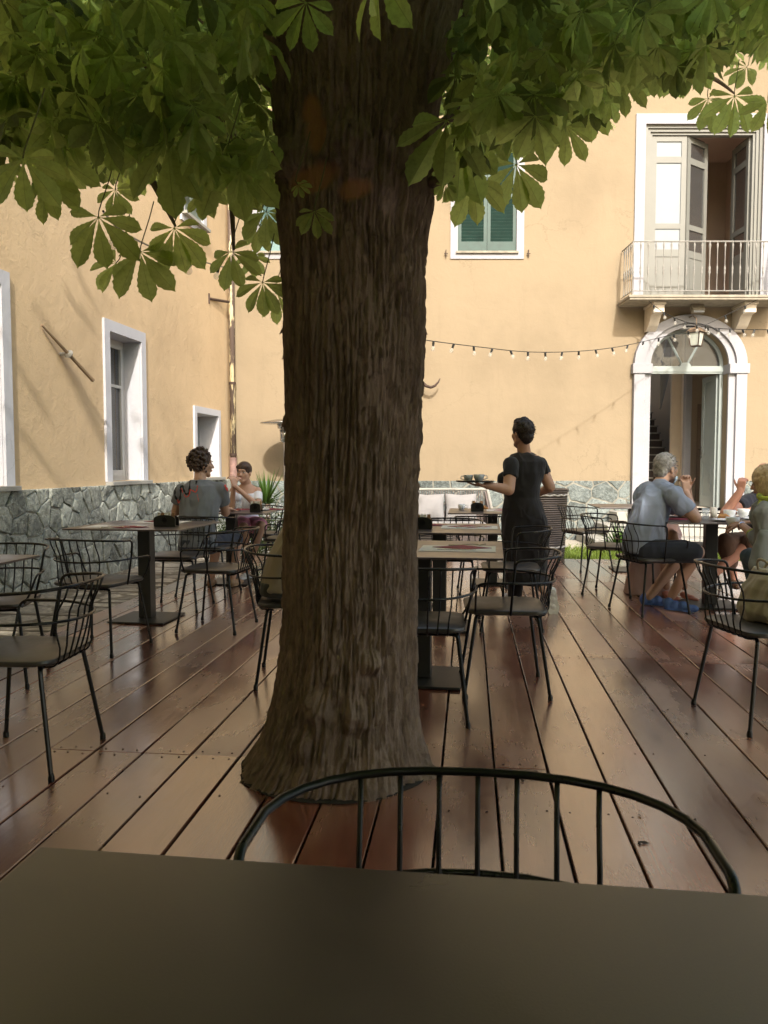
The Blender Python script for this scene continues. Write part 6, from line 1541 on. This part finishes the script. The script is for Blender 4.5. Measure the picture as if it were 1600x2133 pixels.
m.add(V, [(3*i+j, 3*i+3+j, 3*i+4+j, 3*i+1+j) for i in range(6) for j in (0, 1)]); mk = m.build('face_mask', cloth('pale_blue_mask', (.42, .55, .66)), p4, smooth=True); mk.modifiers.new('s', 'SOLIDIFY').thickness = .003
m = MB()
for s in (-1, 1): m.tube([P(s*.076, .035, -.06)-o0, P(s*.083, 0, -.03)-o0, P(s*.084, -.025, .0)-o0], .0014, 4)
m.build('mask_loop', M['china'], p4)
cl = simple('blue_clog_foam', (.06, .12, .33), .6)
shoe(p4, Vector((a1.x-.06, a1.y, .008)), Vector((a1.x+.14, a1.y-.13, .004)), (0, 0, 1), cl, 'clog', .044, .075); shoe(p4, Vector((a2.x-.06, a2.y+.02, .008)), Vector((a2.x+.16, a2.y-.02, .004)), (0, 0, 1), cl, 'clog', .044, .075)
# blonde woman at the right edge
hc = W(1594, 1006, 5.92); nk = W(1612, 1040, 5.84)
rings = [(W(1613, 1040, 5.84), .09, .08, -.6), (W(1616, 1052, 5.82), .165, .115, -.6), (W(1622, 1080, 5.8), .19, .14, -.6), (W(1632, 1130, 5.78), .175, .15, -.6), (W(1638, 1180, 5.78), .19, .17, -.6), (W(1640, 1205, 5.78), .19, .17, -.6)]
sl, el, ha = W(1594, 1066, 5.70), W(1585, 1128, 5.74), W(1543, 1092, 6.16); sr, er, hr_ = W(1640, 1060, 6.0), W(1625, 1110, 6.15), W(1572, 1088, 6.35)
k1, a1 = W(1560, 1160, 6.15), W(1580, 1235, 6.05); k2, a2 = W(1590, 1160, 6.35), W(1610, 1230, 6.25)
p5, R, P = seated('blonde woman in a grey jumper and yellow-green scarf at the right edge', hc, (-.75, .62, -.25), nk, None, shrink(rings, .88), [([sl, el, ha], [.05, .04, .026]), ([sr, er, hr_], [.05, .04, .026])], [(ha, (-.5, .6, -.1), (-.3, -.4, 1), .6, -1, .95), (hr_, (-.8, .2, 0), (0, 0, 1), .6, 1, .95)], [([W(1630, 1190, 5.75), k1, a1], [.085, .055, .035]), ([W(1645, 1190, 5.85), k2, a2], [.085, .055, .035])], M['skin2'], .96, True)
m = MB(); m.loft(rings, 26); limb_chain(m, [sl, el], [.075, .062]); m.cone(el, el.lerp(ha, .35), .06, .05, 14, True, False); m.cone(sr, er, .075, .06); m.cone(er, er.lerp(hr_, .4), .06, .05, 14, True, False); m.cone(W(1590, 1120, 5.66), W(1578, 1178, 5.62), .05, .058, 14, True, True)
skinobj(m, 'jumper', cloth('grey_jumper_wool', (.15, .155, .14)), p5, .007, 2, .012, 12)
m = MB(); m.loft([(W(1638, 1195, 5.78), .195, .175, -.6), (W(1640, 1240, 5.78), .20, .18, -.6)], 22); limb_chain(m, [W(1630, 1192, 5.75), k1], [.10, .07]); limb_chain(m, [W(1645, 1192, 5.85), k2], [.10, .07]); limb_chain(m, [k1, a1], [.07, .06]); limb_chain(m, [k2, a2], [.07, .06]); skinobj(m, 'trousers', cloth('teal_trousers_cloth', (.05, .075, .08)), p5, .009, 3, .005, 13)
m = MB(); m.ball(P(0, -.025, .045), (.090, .104, .095), 16, 12, R)
for i in range(26):
    a = -2.45+4.9*i/25
    if abs(a) < .0: continue
    b = a+pi; x, y = sin(b), cos(b); m.cone(P(x*.075, -.02+y*.085, .03), P(x*.098, -.045+y*.088, -.135-.02*cos(i*2)), .028, .012, 8)
o = skinobj(m, 'hair', M['hair_blond'], p5, .0055, 2); folds(o, .006, (40, 40, 6), 6)
q = MB(); o0 = Vector(p5.location); c = W(1612, 1036, 5.84); q.tube([c-o0+Vector((.10*cos(a), .085*sin(a), .012*sin(3*a))) for a in [2*pi*k/24 for k in range(24)]], .022, 10, close=True); q.tube([c-o0+Vector((-.09, -.03, 0)), c-o0+Vector((-.13, 0, -.12)), c-o0+Vector((-.12, .03, -.2))], [.02, .024, .015], 8)
sc_, ns, ls, bs = newmat('yellow_green_scarf'); t = tex(ns, ls, 22, 3); r = ramp(ns, [(.42, (.30, .34, .04)), (.55, (.07, .14, .05)), (.6, (.30, .33, .12))]); r.color_ramp.interpolation = 'CONSTANT'; ls.new(t.outputs[0], r.inputs[0]); ls.new(r.outputs[0], bs.inputs['Base Color']); bs.inputs['Roughness'].default_value = .9
s_o = q.build('scarf', sc_, p5, smooth=True)
q = MB(); q.lathe([(.030, -.012), (.033, 0), (.030, .012)], 16, ha.lerp(el, .08)-o0, (ha-el)); q.build('watch', M['steel'], p5); q = MB(); q.cone(el.lerp(ha, .30)-o0, el.lerp(ha, .42)-o0, .046, .044, 12, False, False); q.build('cuff', sc_, p5)
cup(ha+Vector((-.02, .1, -.02)), 'white bowl cup held by the blonde woman', M['china'], .055, .07, 1, False)
# man in dark polo
hc = W(1592, 992, 7.46); nk = W(1592, 1022, 7.5)
rings = [(W(1592, 1022, 7.5), .09, .08, .2), (W(1593, 1034, 7.5), .18, .11, .2), (W(1594, 1055, 7.5), .21, .14, .2), (W(1596, 1090, 7.52), .20, .15, .2), (W(1597, 1125, 7.52), .19, .16, .2)]
sl, el, ha = W(1558, 1045, 7.44), W(1512, 1068, 7.14), W(1543, 1022, 7.12); sr, er, hr_ = W(1630, 1045, 7.44), W(1610, 1085, 7.16), W(1566, 1062, 7.06)
k1, a1 = W(1512, 1130, 7.02), W(1527, 1205, 7.1); k2, a2 = W(1560, 1132, 7.0), W(1480, 1200, 7.0)
p7, R, P = seated('balding man in a dark polo shirt, elbow on table, hand to his face', hc, (-.45, -1, -.15), nk, None, shrink(rings, .82), [([sl, el, ha], [.058, .052, .032]), ([sr, er, hr_], [.058, .05, .030])], [(ha, (.1, .0, 1), (-.6, -.6, 0), .85, -1), (hr_, (-1, -.1, .05), (0, 0, 1), .35, 1)], [([W(1585, 1125, 7.45), k1, a1], [.09, .062, .04]), ([W(1610, 1125, 7.45), k2, a2], [.09, .062, .04])], M['skin3'], 1.0, True)
m = MB(); m.loft(rings, 24); m.cone(sl, sl.lerp(el, .5), .078, .075, 14, True, False); m.cone(sr, sr.lerp(er, .5), .078, .072, 14, True, False); skinobj(m, 'polo_shirt', cloth('dark_polo_cloth', (.03, .03, .04)), p7, .009, 3, .006, 14)
m = MB(); m.loft([(W(1597, 1112, 7.5), .2, .165, .2), (W(1597, 1136, 7.5), .2, .17, .2)], 20); limb_chain(m, [W(1585, 1128, 7.45), k1, k1.lerp(a1, .55)], [.105, .085, .07]); limb_chain(m, [W(1610, 1128, 7.45), k2], [.105, .085]); skinobj(m, 'shorts', cloth('brown_shorts_cloth', (.10, .055, .035)), p7, .009, 3, .006, 15)
brs = simple('brown_leather_shoe', (.12, .06, .03), .5)
for a in (a1, a2): shoe(p7, Vector((a.x, a.y+.05, a.z-.06)), Vector((a.x-.05, a.y-.19, a.z-.07)), (0, 0, 1), brs)
m = MB(); m.ball(P(0, -.05, .0), (.080, .065, .06), 14, 10, R); skinobj(m, 'hair', M['hair_grey'], p7, .006, 2)
# woman in a pale dress behind the grey haired man
hc = W(1384, 986, 7.62); nk = W(1382, 1012, 7.66)
rings = [(W(1382, 1012, 7.66), .07, .06, 0), (W(1382, 1022, 7.66), .14, .09, 0), (W(1381, 1050, 7.66), .155, .11, 0), (W(1380, 1085, 7.68), .14, .11, 0), (W(1379, 1115, 7.68), .17, .14, 0)]
sl, el, ha = W(1352, 1035, 7.64), W(1368, 1070, 7.4), W(1402, 1060, 7.3); sr, er, hr_ = W(1412, 1035, 7.64), W(1418, 1075, 7.4), W(1412, 1064, 7.22)
k1, a1 = W(1378, 1115, 7.24), W(1388, 1222, 7.2); k2, a2 = W(1400, 1115, 7.22), W(1425, 1222, 7.15)
p6, R, P = seated('woman in a pale pink long dress mostly hidden behind the grey haired man', hc, (.3, -1, -.1), nk, None, rings, [([sl, el, ha], [.04, .035, .024]), ([sr, er, hr_], [.04, .035, .024])], [(ha, (.6, -.8, 0), (0, 0, 1), .3, -1, .9), (hr_, (-.3, -.9, 0), (0, 0, 1), .3, 1, .9)], [([W(1370, 1112, 7.65), k1, a1], [.075, .052, .033]), ([W(1390, 1112, 7.65), k2, a2], [.075, .052, .033])], M['skin2'], .92, True)
m = MB(); m.loft(shrink(rings[2:], 1.08)+[(W(1375, 1125, 7.6), .19, .18, 0), (W(1366, 1150, 7.45), .20, .24, 0), (W(1352, 1200, 7.42), .19, .20, 0), (W(1345, 1236, 7.42), .20, .19, 0)], 26); skinobj(m, 'dress', cloth('pale_pink_dress_cloth', (.50, .33, .29)), p6, .010, 2, .010, 16)
m = MB(); m.ball(P(0, -.03, .04), (.085, .10, .10), 16, 12, R); m.ball(P(0, -.06, -.05), (.08, .05, .09), 12, 8, R); skinobj(m, 'hair', M['hair_brown'], p6, .006, 2)
cs = simple('coral_sandal', (.5, .2, .14), .6)
for a in (a1, a2): shoe(p6, Vector((a.x, a.y+.04, .01)), Vector((a.x+.04, a.y-.18, .005)), (0, 0, 1), cs, 'sandal', .04, .04)
# person behind the trunk
hc = W(672, 968, 4.46); nk = W(655, 1015, 4.46)
rings = [(W(655, 1018, 4.46), .085, .08, 1.5), (W(650, 1035, 4.46), .16, .11, 1.5), (W(640, 1090, 4.46), .19, .12, 1.5), (W(612, 1150, 4.46), .18, .13, 1.45), (W(596, 1200, 4.46), .175, .125, 1.4), (W(592, 1225, 4.46), .18, .13, 1.4)]
sl, el, ha = W(648, 1050, 4.28), W(690, 1120, 4.25), W(745, 1110, 4.4); sr, er, hr_ = W(655, 1048, 4.68), W(700, 1118, 4.7), W(750, 1110, 4.6)
k1, a1 = W(745, 1215, 4.36), W(725, 1380, 4.36); k2, a2 = W(740, 1215, 4.58), W(735, 1380, 4.6)
p8, R, P = seated('person in a beige long sleeved top almost hidden behind the trunk', hc, (1, .05, -.1), nk, None, shrink(rings, .82), [([sl, el, ha], [.045, .038, .027]), ([sr, er, hr_], [.045, .038, .027])], [(ha, (1, .2, 0), (0, 0, 1), .4, 1), (hr_, (1, -.2, 0), (0, 0, 1), .4, -1)], [([W(610, 1215, 4.36), k1, a1], [.085, .06, .04]), ([W(610, 1215, 4.58), k2, a2], [.085, .06, .04])], M['skin'], 1.0, True)
m = MB(); m.loft(rings, 26); limb_chain(m, [sl, el], [.06, .05]); m.cone(el, el.lerp(ha, .85), .05, .035, 14, True, False); limb_chain(m, [sr, er], [.06, .05]); m.cone(er, er.lerp(hr_, .85), .05, .035, 14, True, False); o = skinobj(m, 'top', cloth('beige_knit_cloth', (.30, .25, .19)), p8, .007, 3, .009, 18)
m = MB(); m.loft([(W(594, 1208, 4.46), .18, .135, 1.4), (W(597, 1236, 4.46), .18, .15, 1.4)], 22)
for kk, aa in ((k1, a1), (k2, a2)): limb_chain(m, [Vector((W(610, 1218, 4.4).x, kk.y, W(610, 1218, 4.4).z)), kk, aa], [.095, .07, .05])
skinobj(m, 'trousers', cloth('mottled_grey_trousers', (.05, .05, .05), .6), p8, .009, 3, .005, 19)
m = MB(); m.ball(P(0, -.025, .045), (.086, .102, .094), 16, 12, R); m.ball(P(0, -.06, -.03), (.07, .05, .08), 12, 8, R); skinobj(m, 'hair', M['hair_brown'], p8, .006, 2)
for a in (a1, a2): shoe(p8, Vector((a.x-.06, a.y, .012)), Vector((a.x+.19, a.y, .006)), (0, 0, 1), wt)
# bags in the right chair
bg_ = empty('canvas_bag', (1.86, 3.80, .468), .1, 'beige canvas bag on the seat of the right edge chair', 'bag')
m = MB(); m.loft([(Vector((0, 0, .0)), .15, .09, 1.5), (Vector((0, 0, .05)), .17, .11, 1.5), (Vector((.0, 0, .16)), .155, .08, 1.5), (Vector((.01, 0, .24)), .12, .03, 1.5)], 24); o = m.build('body', cloth('beige_canvas', (.42, .36, .28)), bg_); remesh(o, .008, 3); folds(o, .010, (12, 12, 8), 3)
for s in (-1, 1): m = MB(); m.tube(bez((.02, -.08, .2), (.05*s, -.07, .33), (.05*s, .07, .33), (.02, .08, .2), 8), .007, 6); m.build('strap', cloth('beige_strap', (.36, .30, .22)), bg_)
bb = empty('black_bag', (2.0, 3.58, .468), .3, 'black soft bag at the right of the canvas bag', 'bag')
m = MB(); m.loft([(Vector((0, 0, .0)), .12, .08, .3), (Vector((0, 0, .08)), .13, .09, .3), (Vector((0, 0, .17)), .10, .05, .3)], 20); o = m.build('body', cloth('black_bag_cloth', (.012, .012, .013)), bb); remesh(o, .008, 3); folds(o, .008, (12, 12, 8), 5)
m = MB(); m.tube(bez((-.06, 0, .15), (-.05, 0, .27), (.05, 0, .27), (.06, 0, .15), 8), .006, 6); m.build('strap', M['dark_plastic'], bb)
